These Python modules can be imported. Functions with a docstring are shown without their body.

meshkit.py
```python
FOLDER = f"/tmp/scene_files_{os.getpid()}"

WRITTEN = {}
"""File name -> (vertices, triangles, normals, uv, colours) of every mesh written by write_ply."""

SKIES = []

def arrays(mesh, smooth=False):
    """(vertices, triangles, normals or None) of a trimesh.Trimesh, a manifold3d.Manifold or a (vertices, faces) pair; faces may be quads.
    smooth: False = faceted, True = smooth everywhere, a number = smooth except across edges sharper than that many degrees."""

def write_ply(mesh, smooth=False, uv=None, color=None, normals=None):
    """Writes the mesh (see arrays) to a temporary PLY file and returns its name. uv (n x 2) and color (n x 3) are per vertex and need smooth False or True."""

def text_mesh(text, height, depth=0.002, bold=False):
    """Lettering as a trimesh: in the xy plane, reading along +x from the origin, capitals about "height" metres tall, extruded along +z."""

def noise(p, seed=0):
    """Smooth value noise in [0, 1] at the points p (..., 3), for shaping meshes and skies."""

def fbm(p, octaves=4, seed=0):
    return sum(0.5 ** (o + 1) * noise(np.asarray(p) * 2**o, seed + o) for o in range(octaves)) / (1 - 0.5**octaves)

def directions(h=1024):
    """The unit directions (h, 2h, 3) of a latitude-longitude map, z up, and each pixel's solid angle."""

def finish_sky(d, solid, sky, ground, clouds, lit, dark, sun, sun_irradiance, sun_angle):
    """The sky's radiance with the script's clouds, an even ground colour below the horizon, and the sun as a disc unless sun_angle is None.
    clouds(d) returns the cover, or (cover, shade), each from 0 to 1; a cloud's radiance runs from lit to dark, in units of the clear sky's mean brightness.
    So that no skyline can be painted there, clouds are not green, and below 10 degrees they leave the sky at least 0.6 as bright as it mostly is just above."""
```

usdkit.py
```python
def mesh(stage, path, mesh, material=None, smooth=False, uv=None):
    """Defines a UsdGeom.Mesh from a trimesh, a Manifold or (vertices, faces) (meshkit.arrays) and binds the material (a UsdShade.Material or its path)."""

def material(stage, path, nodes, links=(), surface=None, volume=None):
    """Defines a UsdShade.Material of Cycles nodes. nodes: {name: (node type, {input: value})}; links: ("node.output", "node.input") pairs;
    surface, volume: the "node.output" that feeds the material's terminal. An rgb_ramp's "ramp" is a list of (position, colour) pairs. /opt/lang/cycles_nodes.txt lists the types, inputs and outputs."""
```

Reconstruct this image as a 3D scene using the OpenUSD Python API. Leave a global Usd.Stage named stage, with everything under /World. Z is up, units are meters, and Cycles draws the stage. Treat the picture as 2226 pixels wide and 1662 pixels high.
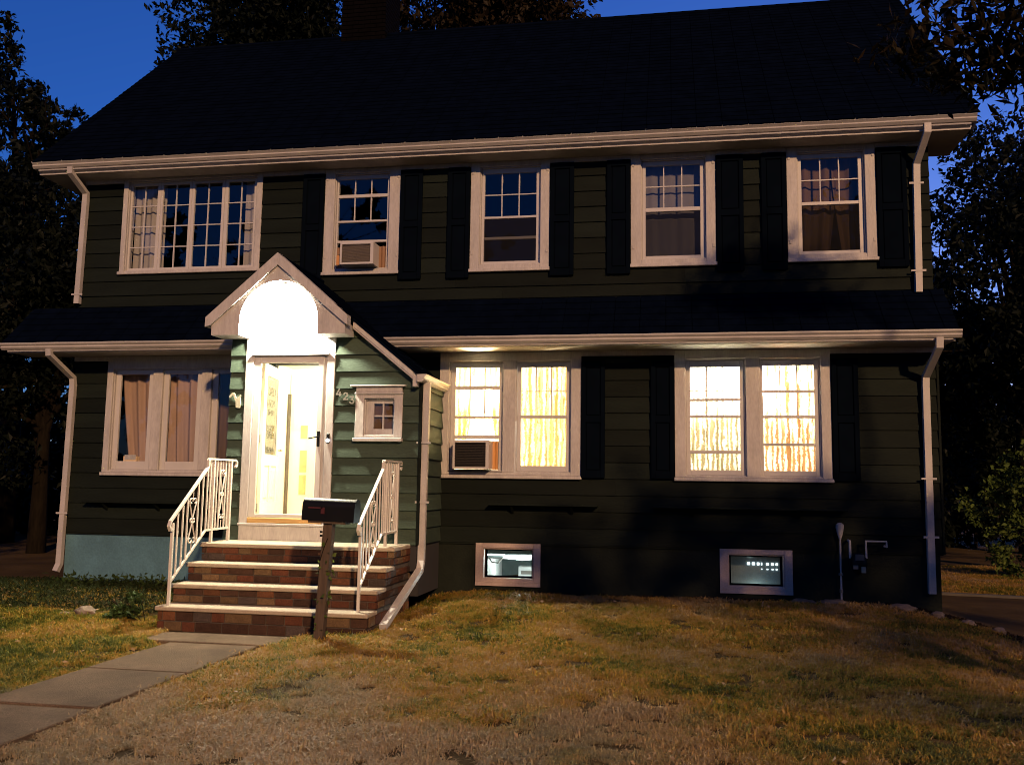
import math, random
import numpy as np
import trimesh
from shapely.geometry import Polygon, box as sbox, LineString, Point
from shapely.ops import unary_union
from shapely import affinity
from pxr import Usd, UsdGeom, UsdLux, UsdShade, Gf, Sdf, Vt
import usdkit, meshkit

random.seed(7)
rng = np.random.default_rng(11)
stage = Usd.Stage.CreateInMemory()
UsdGeom.SetStageUpAxis(stage, 'Z')
UsdGeom.SetStageMetersPerUnit(stage, 1.0)
world = UsdGeom.Xform.Define(stage, '/World')
UsdGeom.Scope.Define(stage, '/World/Looks')

# ------------------------------------------------------------------ camera, sky, key light, exposure
YAW, PITCH, ROLL = math.radians(9.96071), math.radians(6.53769), math.radians(0.81754)
EYE = (1.30128, -11.59393, 1.48857)
cam = UsdGeom.Camera.Define(stage, '/World/camera')
cam.CreateHorizontalApertureAttr(36.0)
cam.CreateFocalLengthAttr(36.0 * 1988.17 / 2226)
cam.CreateClippingRangeAttr((0.1, 2000.0))
cam.CreateExposureAttr(0.40)
cam.CreateFStopAttr(0.0)
_f = np.array([-math.sin(YAW) * math.cos(PITCH), math.cos(YAW) * math.cos(PITCH), math.sin(PITCH)])
_r = np.array([math.cos(YAW), math.sin(YAW), 0.0]); _u = np.cross(_r, _f)
_r, _u = math.cos(ROLL) * _r + math.sin(ROLL) * _u, -math.sin(ROLL) * _r + math.cos(ROLL) * _u
UsdGeom.Xformable(cam).AddTransformOp().Set(Gf.Matrix4d(*_r, 0, *_u, 0, *(-_f), 0, *EYE, 1))

KEY_AZ, KEY_EL = math.radians(27), math.radians(22)     # street light from the front right: right of the facade's normal, above the horizon
KEY_DIR = np.array([math.sin(KEY_AZ) * math.cos(KEY_EL), -math.cos(KEY_AZ) * math.cos(KEY_EL), math.sin(KEY_EL)])
SKY_ROT = 0.2                                            # the last evening glow lies behind the house
SKY_STRENGTH, KEY_INTENSITY, KEY_COLOR = 0.085, 0.78, (1.0, 0.575, 0.29)

sky = UsdLux.DomeLight.Define(stage, '/World/sky')
sky_mat = usdkit.material(stage, '/World/Looks/dusk_sky', {
    'sky': ('sky_texture', {'sky_type': 'single_scattering', 'sun_disc': False, 'sun_elevation': math.radians(5.0),
                            'sun_rotation': SKY_ROT, 'altitude': 100.0, 'air_density': 1.0, 'aerosol_density': 0.3, 'ozone_density': 6.0}),
    'tint': ('mix', {'mix_type': 'multiply', 'fac': 1.0, 'color2': (1.5, 1.25, 1.85)}),
    'bg': ('background_shader', {'strength': SKY_STRENGTH})}, [('sky.color', 'tint.color1'), ('tint.color', 'bg.color')], surface='bg.background')
UsdShade.MaterialBindingAPI.Apply(sky.GetPrim()).Bind(sky_mat)
sky.GetPrim().SetCustomDataByKey('kind', 'structure')
sky.GetPrim().SetCustomDataByKey('label', 'deep blue evening sky above the roof')

key = UsdLux.DistantLight.Define(stage, '/World/key_light')
key.CreateIntensityAttr(KEY_INTENSITY); key.CreateAngleAttr(1.8); key.CreateNormalizeAttr(True); key.CreateColorAttr(Gf.Vec3f(*KEY_COLOR))
_z = KEY_DIR; _x = np.cross([0, 0, 1.0], _z); _x /= np.linalg.norm(_x); _y = np.cross(_z, _x)
UsdGeom.Xformable(key).AddTransformOp().Set(Gf.Matrix4d(*_x, 0, *_y, 0, *_z, 0, 0, 0, 0, 1))

# ------------------------------------------------------------------ helpers
taken = {}
def free(parent, name):
    n = taken.get((parent, name), -1) + 1
    taken[(parent, name)] = n
    return f'{parent}/{name}' + (f'_{n:03d}' if n else '')

def tag(o, label=None, cat=None, group=None, kind=None):
    p = o.GetPrim()
    for k, v in (('label', label), ('category', cat), ('group', group), ('kind', kind)):
        if v: p.SetCustomDataByKey(k, v)
    return p

def pth(parent):
    return '/World' if parent is None else str(parent.GetPath())

def obj(name, m, mat, parent=None, smooth=False, **k):
    o = usdkit.mesh(stage, free(pth(parent), name), m, M[mat] if isinstance(mat, str) else mat, smooth=smooth)
    return tag(o, **k)

def grp(name, parent=None, loc=None, rz=0.0, **k):
    x = UsdGeom.Xform.Define(stage, free(pth(parent), name))
    if loc is not None:
        x.AddTranslateOp().Set(Gf.Vec3d(*map(float, loc)))
    if rz: x.AddRotateZOp().Set(float(rz))
    return tag(x, **k)

def cat(ms):
    return trimesh.util.concatenate([m for m in ms if m is not None])

def bx(x0, x1, y0, y1, z0, z1, ch=0.0):
    x0, x1, y0, y1, z0, z1 = min(x0, x1), max(x0, x1), min(y0, y1), max(y0, y1), min(z0, z1), max(z0, z1)
    if ch <= 0:
        m = trimesh.creation.box((x1 - x0, y1 - y0, z1 - z0))
        m.apply_translation(((x0 + x1) / 2, (y0 + y1) / 2, (z0 + z1) / 2)); return m
    ch = min(ch, (x1 - x0) / 3, (y1 - y0) / 3, (z1 - z0) / 3)
    P = []
    for sx in (0, 1):
        for sy in (0, 1):
            for sz in (0, 1):
                X, Y, Z = (x0, x1)[sx], (y0, y1)[sy], (z0, z1)[sz]
                dx, dy, dz = ch * (1 - 2 * sx), ch * (1 - 2 * sy), ch * (1 - 2 * sz)
                P += [(X, Y + dy, Z + dz), (X + dx, Y, Z + dz), (X + dx, Y + dy, Z)]
    return trimesh.convex.convex_hull(np.array(P))

def polys(g):
    if g.is_empty: return []
    return [p for p in getattr(g, 'geoms', [g]) if p.geom_type == 'Polygon' and p.area > 1e-5]

def ext_xz(poly, y0, y1):
    """shapely polygon in (x,z) -> solid between y0 and y1"""
    out = []
    for p in polys(poly):
        m = trimesh.creation.extrude_polygon(p, y1 - y0, engine='earcut')
        v = m.vertices.copy(); m.vertices = np.stack([v[:, 0], y0 + v[:, 2], v[:, 1]], 1); m.invert(); out.append(m)
    return cat(out) if out else None

def ext_yz(poly, x0, x1):
    out = []
    for p in polys(poly):
        m = trimesh.creation.extrude_polygon(p, x1 - x0, engine='earcut')
        v = m.vertices.copy(); m.vertices = np.stack([x0 + v[:, 2], v[:, 0], v[:, 1]], 1); out.append(m)
    return cat(out) if out else None

def ext_xy(poly, z0, z1):
    return cat([trimesh.creation.extrude_polygon(p, z1 - z0, engine='earcut').apply_translation((0, 0, z0)) for p in polys(poly)])

def tube(pts, r, n=8, rect=None, cap=True):
    """tube along pts; r number or list; rect=(w,d): rectangular section"""
    pts = np.asarray(pts, float); k = len(pts); r = np.broadcast_to(np.asarray(r, float), (k,))
    t = np.gradient(pts, axis=0) if k > 2 else np.repeat((pts[1] - pts[0])[None], 2, 0)
    if k > 2:
        d = np.diff(pts, axis=0); d /= np.linalg.norm(d, axis=1, keepdims=True) + 1e-12
        t[0], t[-1] = d[0], d[-1]; t[1:-1] = d[:-1] + d[1:]
    t /= np.linalg.norm(t, axis=1, keepdims=True) + 1e-12
    ref = np.array([1.0, 0, 0]) if abs(t[0][0]) < 0.8 else np.array([0, 1.0, 0])
    V = []
    u = None
    for i in range(k):
        u = ref - t[i] * (ref @ t[i]) if u is None else u - t[i] * (u @ t[i])
        u /= np.linalg.norm(u) + 1e-12; w = np.cross(t[i], u)
        if rect:
            for a, b in ((-1, -1), (1, -1), (1, 1), (-1, 1)): V.append(pts[i] + u * a * rect[0] / 2 + w * b * rect[1] / 2)
        else:
            for j in range(n):
                a = 2 * math.pi * j / n; V.append(pts[i] + r[i] * (math.cos(a) * u + math.sin(a) * w))
    if rect: n = 4
    F = []
    for i in range(k - 1):
        for j in range(n):
            a, b = i * n + j, i * n + (j + 1) % n
            F += [(a, b, b + n), (a, b + n, a + n)]
    if cap:
        V.append(pts[0]); V.append(pts[-1]); c0, c1 = len(V) - 2, len(V) - 1
        for j in range(n):
            F += [(c0, (j + 1) % n, j), (c1, (k - 1) * n + j, (k - 1) * n + (j + 1) % n)]
    return trimesh.Trimesh(np.array(V), np.array(F), process=False)

def lathe(profile, n=20, at=(0, 0, 0)):
    P = np.array(profile, float); V = []
    for rr, z in P:
        for j in range(n):
            a = 2 * math.pi * j / n; V.append((rr * math.cos(a), rr * math.sin(a), z))
    F = []
    for i in range(len(P) - 1):
        for j in range(n):
            a, b = i * n + j, i * n + (j + 1) % n
            F += [(a, b, b + n), (a, b + n, a + n)]
    m = trimesh.Trimesh(np.array(V), np.array(F), process=False); m.apply_translation(at); return m

def blob(c, r, sub=2, amp=0.12, seed=0):
    m = trimesh.creation.icosphere(sub); v = m.vertices
    n = meshkit.noise(v * 2.1 + seed * 7.3, seed) - 0.5
    m.vertices = v * (1 + amp * 2 * n[:, None]) * np.asarray(r) + np.asarray(c); return m

def smoothstep(a, b, x):
    t = np.clip((x - a) / (b - a), 0, 1); return t * t * (3 - 2 * t)

# ------------------------------------------------------------------ materials
M = {}
def mat(name, nodes, links, surface):
    M[name] = usdkit.material(stage, f'/World/Looks/{name}', nodes, links, surface=surface)

def plain(name, col, rough=0.6, var=0.12, scale=6.0, stretch=(1, 1, 1), bump=0.0, bscale=60.0, spec=0.4, rnd=0.0, fine=0.0):
    """principled with noise-driven value variation, an optional fine mottling, bump, per-object tone shift"""
    lo, hi = [c * (1 - var) for c in col], [c * (1 + var) for c in col]
    nodes = {'geo': ('geometry', {}), 'map': ('mapping', {'scale': stretch}),
             'n': ('noise_texture', {'scale': scale, 'detail': 5.0, 'roughness': 0.6}),
             'ramp': ('rgb_ramp', {'ramp': [(0.3, lo), (0.7, hi)]}),
             'b': ('principled_bsdf', {'roughness': rough, 'specular_ior_level': spec})}
    links = [('geo.position', 'map.vector'), ('map.vector', 'n.vector'), ('n.fac', 'ramp.fac')]
    out = 'ramp.color'
    if fine:
        nodes['fn'] = ('noise_texture', {'scale': bscale, 'detail': 3.0})
        nodes['fm'] = ('map_range', {'from_min': 0.3, 'from_max': 0.7, 'to_min': 1 - fine, 'to_max': 1 + fine})
        nodes['fv'] = ('hsv', {})
        links += [('map.vector', 'fn.vector'), ('fn.fac', 'fm.value'), ('fm.result', 'fv.value'), (out, 'fv.color')]; out = 'fv.color'
    if rnd:
        nodes['oi'] = ('object_info', {}); nodes['rm'] = ('map_range', {'to_min': 1 - rnd, 'to_max': 1 + rnd}); nodes['hv'] = ('hsv', {})
        links += [('oi.random', 'rm.value'), ('rm.result', 'hv.value'), (out, 'hv.color')]; out = 'hv.color'
    links.append((out, 'b.base_color'))
    if bump:
        nodes['n2'] = ('noise_texture', {'scale': bscale, 'detail': 4.0}); nodes['bump'] = ('bump', {'strength': bump, 'distance': 0.01})
        links += [('map.vector', 'n2.vector'), ('n2.fac', 'bump.height'), ('bump.normal', 'b.normal')]
    mat(name, nodes, links, 'b.BSDF')

plain('white_paint', (0.33, 0.318, 0.31), 0.55, 0.13, 7.0, stretch=(1.6, 1.6, 0.35), bump=0.12, bscale=40, fine=0.10)
plain('white_vinyl', (0.38, 0.37, 0.36), 0.35, 0.04, 4.0)
plain('gutter_metal', (0.32, 0.308, 0.297), 0.5, 0.14, 2.5, stretch=(1.2, 1, 1.2), fine=0.08)
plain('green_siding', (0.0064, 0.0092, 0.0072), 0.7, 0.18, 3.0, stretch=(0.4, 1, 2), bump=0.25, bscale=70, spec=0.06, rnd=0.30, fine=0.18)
plain('porch_siding_lit', (0.034, 0.049, 0.037), 0.7, 0.18, 3.0, stretch=(0.4, 1, 2), bump=0.25, bscale=70, spec=0.06, rnd=0.2, fine=0.15)  # paler than the house siding: porch lamp light partly put into the colour
plain('foundation_shaded', (0.011, 0.014, 0.011), 0.85, 0.2, 2.0, bump=0.35, bscale=45, fine=0.12, spec=0.05)  # same foundation, with the tree shade put into a darker colour
plain('foundation_cool_lit', (0.052, 0.125, 0.165), 0.85, 0.2, 2.0, bump=0.35, bscale=45, fine=0.12)  # teal stands in for a cool light on the lower left wall
plain('roof_shingle', (0.0013, 0.0026, 0.0070), 0.95, 0.3, 5.0, bump=0.5, bscale=160, spec=0.0, fine=0.45)
plain('black_paint', (0.0018, 0.0032, 0.0060), 0.7, 0.15, 4.0, spec=0.0)
plain('black_metal', (0.004, 0.004, 0.004), 0.45, 0.2, 6.0, spec=0.15)
plain('grille_black', (0.016, 0.013, 0.009), 0.6, 0.1, 5.0)
plain('mortar', (0.055, 0.046, 0.038), 0.9, 0.2, 20.0, bump=0.3)
for nm, c in (('red_brick', (0.070, 0.026, 0.014)), ('brown_brick', (0.038, 0.020, 0.013)), ('tan_brick', (0.095, 0.060, 0.031)), ('grey_brick', (0.044, 0.033, 0.028)), ('orange_brick', (0.082, 0.034, 0.016))):
    plain(nm, c, 0.85, 0.2, 14.0, bump=0.5, bscale=70, rnd=0.25, fine=0.25, spec=0.15)
plain('tread_stone', (0.27, 0.225, 0.165), 0.75, 0.15, 5.0, bump=0.25, bscale=80, fine=0.12)
plain('walk_concrete', (0.080, 0.056, 0.037), 0.9, 0.30, 2.0, bump=0.6, bscale=120, fine=0.5, spec=0.1)
plain('asphalt', (0.0035, 0.0035, 0.0035), 0.9, 0.25, 3.0, bump=0.4, bscale=150, spec=0.05)
plain('kerb_stone', (0.055, 0.05, 0.042), 0.8, 0.2, 6.0)
plain('soil', (0.018, 0.012, 0.008), 0.95, 0.35, 5.0, bump=0.6, bscale=50, fine=0.3, spec=0.05)
plain('stone', (0.12, 0.09, 0.065), 0.8, 0.25, 9.0, bump=0.4, bscale=50)
plain('wood_post', (0.055, 0.036, 0.022), 0.8, 0.3, 5.0, stretch=(6, 6, 0.6), bump=0.5, bscale=30)
plain('orange_wood', (0.42, 0.20, 0.06), 0.4, 0.15, 4.0, stretch=(6, 6, 0.6))
plain('amber_glass', (0.56, 0.44, 0.20), 0.3, 0.2, 9.0)
plain('threshold_wood', (0.36, 0.22, 0.08), 0.45, 0.2, 4.0, stretch=(0.6, 6, 6))
plain('rail_paint', (0.46, 0.44, 0.40), 0.4, 0.08, 8.0)
plain('chimney_brick', (0.0022, 0.0018, 0.0018), 0.9, 0.3, 9.0, bump=0.4, rnd=0.2, spec=0.02)
plain('interior_plaster', (0.72, 0.68, 0.58), 0.8, 0.05, 2.0)
plain('hall_plaster', (0.80, 0.76, 0.62), 0.8, 0.04, 2.0)
plain('dark_interior', (0.02, 0.02, 0.022), 0.9, 0.1, 2.0)
plain('cellar_wall', (0.22, 0.28, 0.28), 0.8, 0.2, 3.0, fine=0.1)
plain('grille_brown', (0.085, 0.070, 0.058), 0.6, 0.1, 5.0)
plain('side_panel_brown', (0.16, 0.085, 0.045), 0.7, 0.12, 5.0)
plain('red_flag', (0.045, 0.006, 0.006), 0.5, 0.1, 5.0)
plain('ornament_cream', (0.26, 0.24, 0.18), 0.5, 0.1, 12.0)
plain('zinc', (0.30, 0.30, 0.30), 0.5, 0.15, 8.0)
plain('number_metal', (0.15, 0.138, 0.118), 0.3, 0.05, 8.0)
plain('bark', (0.007, 0.0055, 0.004), 0.95, 0.4, 6.0, stretch=(3, 3, 0.7), bump=0.8, bscale=18, spec=0.05)
plain('sheer_grey', (0.24, 0.225, 0.225), 0.9, 0.06, 3.0)
plain('blind_grey', (0.12, 0.115, 0.125), 0.9, 0.06, 3.0)
plain('drape_brown', (0.085, 0.050, 0.026), 0.9, 0.15, 3.0, stretch=(4, 4, 0.5))
plain('drape_pink', (0.27, 0.185, 0.145), 0.9, 0.1, 3.0, stretch=(4, 4, 0.5))
plain('cardboard', (0.62, 0.45, 0.26), 0.8, 0.1, 6.0)

def leafy(name, c1, c2, c3, trans=0.3, scale=0.8, spec=0.06):
    mat(name, {'geo': ('geometry', {}), 'n': ('noise_texture', {'scale': scale, 'detail': 3.0}),
               'w': ('map_range', {'to_min': -0.28, 'to_max': 0.28}), 'add': ('math', {'math_type': 'add'}),
               'ramp': ('rgb_ramp', {'ramp': [(0.25, c1), (0.5, c2), (0.8, c3)]}),
               'p': ('principled_bsdf', {'roughness': 0.5, 'specular_ior_level': spec}), 't': ('translucent_bsdf', {}), 'mx': ('mix_closure', {'fac': trans})},
        [('geo.position', 'n.vector'), ('geo.random_per_island', 'w.value'), ('n.fac', 'add.value1'), ('w.result', 'add.value2'), ('add.value', 'ramp.fac'),
         ('ramp.color', 'p.base_color'), ('ramp.color', 't.color'), ('p.BSDF', 'mx.closure1'), ('t.BSDF', 'mx.closure2')], 'mx.closure')
leafy('leaf_dark', (0.004, 0.006, 0.004), (0.007, 0.009, 0.005), (0.012, 0.012, 0.006), 0.15)
leafy('leaf_brown', (0.014, 0.010, 0.005), (0.022, 0.014, 0.006), (0.032, 0.018, 0.007), 0.15)
leafy('leaf_near', (0.012, 0.010, 0.004), (0.026, 0.015, 0.005), (0.070, 0.028, 0.007))
leafy('leaf_shrub', (0.06, 0.09, 0.02), (0.13, 0.16, 0.04), (0.26, 0.26, 0.07), 0.3, 2.0)
leafy('leaf_bush', (0.03, 0.05, 0.015), (0.05, 0.08, 0.02), (0.09, 0.12, 0.03), 0.3, 5.0)
leafy('leaf_shade_band', (0.012, 0.018, 0.006), (0.022, 0.028, 0.009), (0.040, 0.036, 0.012), 0.15, 3.0)  # near-black green that carries the shade of the left strip
leafy('leaf_litter', (0.28, 0.20, 0.12), (0.42, 0.33, 0.22), (0.55, 0.47, 0.36), 0.1, 9.0)

# grass: green, straw and rusty patches; grey foreground tint paints in a cool light
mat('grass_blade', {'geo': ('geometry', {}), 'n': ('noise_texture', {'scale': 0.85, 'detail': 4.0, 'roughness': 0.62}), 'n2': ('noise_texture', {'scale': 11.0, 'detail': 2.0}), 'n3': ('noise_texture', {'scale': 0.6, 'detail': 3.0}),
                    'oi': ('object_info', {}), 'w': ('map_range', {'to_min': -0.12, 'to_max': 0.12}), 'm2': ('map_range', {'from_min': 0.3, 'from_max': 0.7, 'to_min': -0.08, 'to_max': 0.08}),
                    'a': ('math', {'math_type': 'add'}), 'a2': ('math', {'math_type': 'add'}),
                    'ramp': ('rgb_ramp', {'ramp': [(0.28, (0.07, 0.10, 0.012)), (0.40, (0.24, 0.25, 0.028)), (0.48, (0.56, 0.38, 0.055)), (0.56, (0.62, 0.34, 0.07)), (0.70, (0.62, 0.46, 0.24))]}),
                    'xyz': ('separate_xyz', {}), 'ys': ('math', {'math_type': 'multiply_add', 'value2': 5.0}), 'cool_pool': ('map_range', {'range_type': 'smoothstep', 'from_min': -2.3, 'from_max': -3.3, 'to_min': 0.0, 'to_max': 0.68, 'clamp': True}),
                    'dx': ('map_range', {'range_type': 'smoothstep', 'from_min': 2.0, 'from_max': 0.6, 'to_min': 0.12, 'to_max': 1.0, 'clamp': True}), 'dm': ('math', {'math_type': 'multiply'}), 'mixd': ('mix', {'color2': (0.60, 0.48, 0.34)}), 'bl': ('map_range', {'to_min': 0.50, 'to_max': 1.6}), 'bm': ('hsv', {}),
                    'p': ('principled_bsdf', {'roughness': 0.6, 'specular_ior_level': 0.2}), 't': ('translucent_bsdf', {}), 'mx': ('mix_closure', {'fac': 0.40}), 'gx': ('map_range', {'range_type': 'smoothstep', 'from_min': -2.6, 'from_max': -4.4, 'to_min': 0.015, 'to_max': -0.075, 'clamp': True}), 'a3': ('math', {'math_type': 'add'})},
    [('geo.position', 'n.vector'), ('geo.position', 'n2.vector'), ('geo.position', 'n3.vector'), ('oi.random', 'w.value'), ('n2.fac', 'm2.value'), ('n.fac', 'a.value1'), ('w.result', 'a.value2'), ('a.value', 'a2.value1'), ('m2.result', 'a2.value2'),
     ('xyz.x', 'gx.value'), ('a2.value', 'a3.value1'), ('gx.result', 'a3.value2'), ('a3.value', 'ramp.fac'), ('geo.position', 'xyz.vector'), ('n3.fac', 'ys.value1'), ('xyz.y', 'ys.value3'), ('ys.value', 'cool_pool.value'), ('xyz.x', 'dx.value'), ('cool_pool.result', 'dm.value1'), ('dx.result', 'dm.value2'), ('dm.value', 'mixd.fac'), ('ramp.color', 'mixd.color1'),
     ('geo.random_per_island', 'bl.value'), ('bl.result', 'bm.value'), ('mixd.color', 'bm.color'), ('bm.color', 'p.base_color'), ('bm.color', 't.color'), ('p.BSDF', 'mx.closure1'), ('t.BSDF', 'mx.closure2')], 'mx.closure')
plain('lawn_soil', (0.045, 0.031, 0.014), 0.95, 0.35, 1.2, bump=0.6, bscale=60, fine=0.3, spec=0.05)

# window glass: reflects by angle, lets light through
mat('window_glass', {'lw': ('layer_weight', {'blend': 0.5}), 'pw': ('math', {'math_type': 'power', 'value2': 5.0}), 'f': ('map_range', {'to_min': 0.038, 'to_max': 1.0}), 't': ('transparent_bsdf', {'color': (0.92, 0.94, 0.94)}), 'g': ('glossy_bsdf', {'color': (1, 1, 1), 'roughness': 0.01}), 'm': ('mix_closure', {})},
    [('lw.facing', 'pw.value1'), ('pw.value', 'f.value'), ('f.result', 'm.fac'), ('t.BSDF', 'm.closure1'), ('g.BSDF', 'm.closure2')], 'm.closure')
mat('insect_screen', {'t': ('transparent_bsdf', {'color': (1, 1, 1)}), 'd': ('diffuse_bsdf', {'color': (0.012, 0.012, 0.013)}), 'm': ('mix_closure', {'fac': 0.55})}, [('t.BSDF', 'm.closure1'), ('d.BSDF', 'm.closure2')], 'm.closure')
def lace(name, col, thread, scale, cover, seed=0.0):
    """net curtain: wavy vertical runs of thicker thread and small motifs on a thin pale ground; light passes through both"""
    mat(name, {'geo': ('geometry', {}), 'map': ('mapping', {'location': (seed, 0, seed * 0.7)}), 'flat': ('mapping', {'scale': (1, 0, 0.22), 'location': (seed, 0, 0)}),
               'w': ('wave_texture', {'wave_type': 'bands', 'bands_direction': 'x', 'scale': scale, 'distortion': 6.5, 'detail': 4.0, 'detail_scale': 2.6, 'detail_roughness': 0.65}),
               'v': ('noise_texture', {'scale': 26.0, 'detail': 2.0, 'distortion': 1.5}), 'big': ('noise_texture', {'scale': 4.0, 'detail': 2.0}),
               'a': ('math', {'math_type': 'multiply_add', 'value2': 0.55}), 'b': ('math', {'math_type': 'multiply_add', 'value2': 0.7}), 'half': ('math', {'math_type': 'multiply', 'value2': 0.5}),
               'ramp': ('rgb_ramp', {'ramp': [((cover - 0.07) / 2, (0, 0, 0)), ((cover + 0.05) / 2, (1, 1, 1))]}),
               'cr': ('mix', {'color1': col, 'color2': thread}), 'tl': ('translucent_bsdf', {}), 'df': ('diffuse_bsdf', {}), 'mx': ('mix_closure', {'fac': 0.3})},
        [('geo.position', 'flat.vector'), ('flat.vector', 'w.vector'), ('geo.position', 'map.vector'), ('map.vector', 'v.vector'), ('flat.vector', 'big.vector'),
         ('w.fac', 'a.value1'), ('v.fac', 'a.value3'), ('big.fac', 'b.value1'), ('a.value', 'b.value3'), ('b.value', 'half.value1'), ('half.value', 'ramp.fac'), ('ramp.color', 'cr.fac'),
         ('cr.color', 'tl.color'), ('cr.color', 'df.color'), ('tl.BSDF', 'mx.closure1'), ('df.BSDF', 'mx.closure2')], 'mx.closure')
lace('lace_gold', (0.92, 0.85, 0.66), (0.44, 0.29, 0.13), 4.6, 1.10)
lace('lace_cream', (0.95, 0.93, 0.86), (0.17, 0.145, 0.09), 5.2, 1.13, 3.0)
lace('lace_rose', (0.95, 0.90, 0.79), (0.27, 0.14, 0.07), 5.0, 1.12, 9.0)
mat('lamp_shade_cloth', {'t': ('translucent_bsdf', {'color': (0.85, 0.75, 0.55)}), 'd': ('diffuse_bsdf', {'color': (0.8, 0.7, 0.5)}), 'm': ('mix_closure', {'fac': 0.3})}, [('t.BSDF', 'm.closure1'), ('d.BSDF', 'm.closure2')], 'm.closure')
def glow(name, col, strength):
    mat(name, {'e': ('emission', {'color': col, 'strength': strength})}, [], 'e.emission')
glow('porch_bulb', (1.0, 0.90, 0.70), 90.0)
glow('bell_light', (0.85, 0.88, 1.0), 12.0)
glow('cellar_tube', (0.85, 1.0, 0.97), 30.0)
glow('reflection_glow', (0.85, 0.95, 1.0), 2.2)

def lamp(path, loc, r, power, col):
    l = UsdLux.SphereLight.Define(stage, path)
    l.CreateRadiusAttr(r); l.CreateIntensityAttr(power); l.CreateColorAttr(Gf.Vec3f(*col)); l.CreateNormalizeAttr(True)
    UsdGeom.Xformable(l).AddTranslateOp().Set(Gf.Vec3d(*map(float, loc)))
    return l
PORCH_POWER, ROOM_POWER, HALL_POWER, CELLAR_POWER = 330.0, 330.0, 48.0, 15.0

# ------------------------------------------------------------------ ground
def height(x, y):
    x, y = np.asarray(x, float), np.asarray(y, float)
    up = smoothstep(-3.4, -0.2, y)
    h = -0.035 - 0.075 * smoothstep(-3.5, -7.5, y) 
    h = h + up * (0.17 * smoothstep(-2.2, -0.9, x) + 0.16 * smoothstep(-3.9, -4.8, x))
    h = h + 0.05 * smoothstep(-2.35, -1.5, x) * smoothstep(-8.5, -4.0, y)      # the right lawn swells a little above the walk
    h = h - 0.22 * smoothstep(3.6, 5.2, x) * smoothstep(-5.0, -1.5, y)         # and falls to the driveway
    h = h + (meshkit.fbm(np.stack([x * 0.9, y * 0.9, np.zeros_like(x)], -1), 3, 3) - 0.5) * 0.05
    walk = smoothstep(-3.72, -3.55, x) * smoothstep(-2.36, -2.52, x) * smoothstep(-2.2, -2.5, y)
    return h * (1 - walk) + walk * -0.085

def ground_mesh():
    xs = np.unique(np.concatenate([np.linspace(-90, -10, 25), np.linspace(-10, 8, 145), np.linspace(8, 90, 25)]))
    ys = np.unique(np.concatenate([np.linspace(-60, -9, 18), np.linspace(-9, 2, 89), np.linspace(2, 110, 30)]))
    X, Y = np.meshgrid(xs, ys, indexing='ij'); Z = height(X, Y)
    V = np.stack([X, Y, Z], -1).reshape(-1, 3); n = len(ys); F = []
    i, j = np.meshgrid(np.arange(len(xs) - 1), np.arange(n - 1), indexing='ij'); a = (i * n + j).ravel()
    F = np.vstack([np.stack([a, a + n, a + n + 1], 1), np.stack([a, a + n + 1, a + 1], 1)])
    return trimesh.Trimesh(V, F, process=False)
obj('ground', ground_mesh(), 'lawn_soil', smooth=True, kind='structure', label='dark soil under the lawn around the house')

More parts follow.
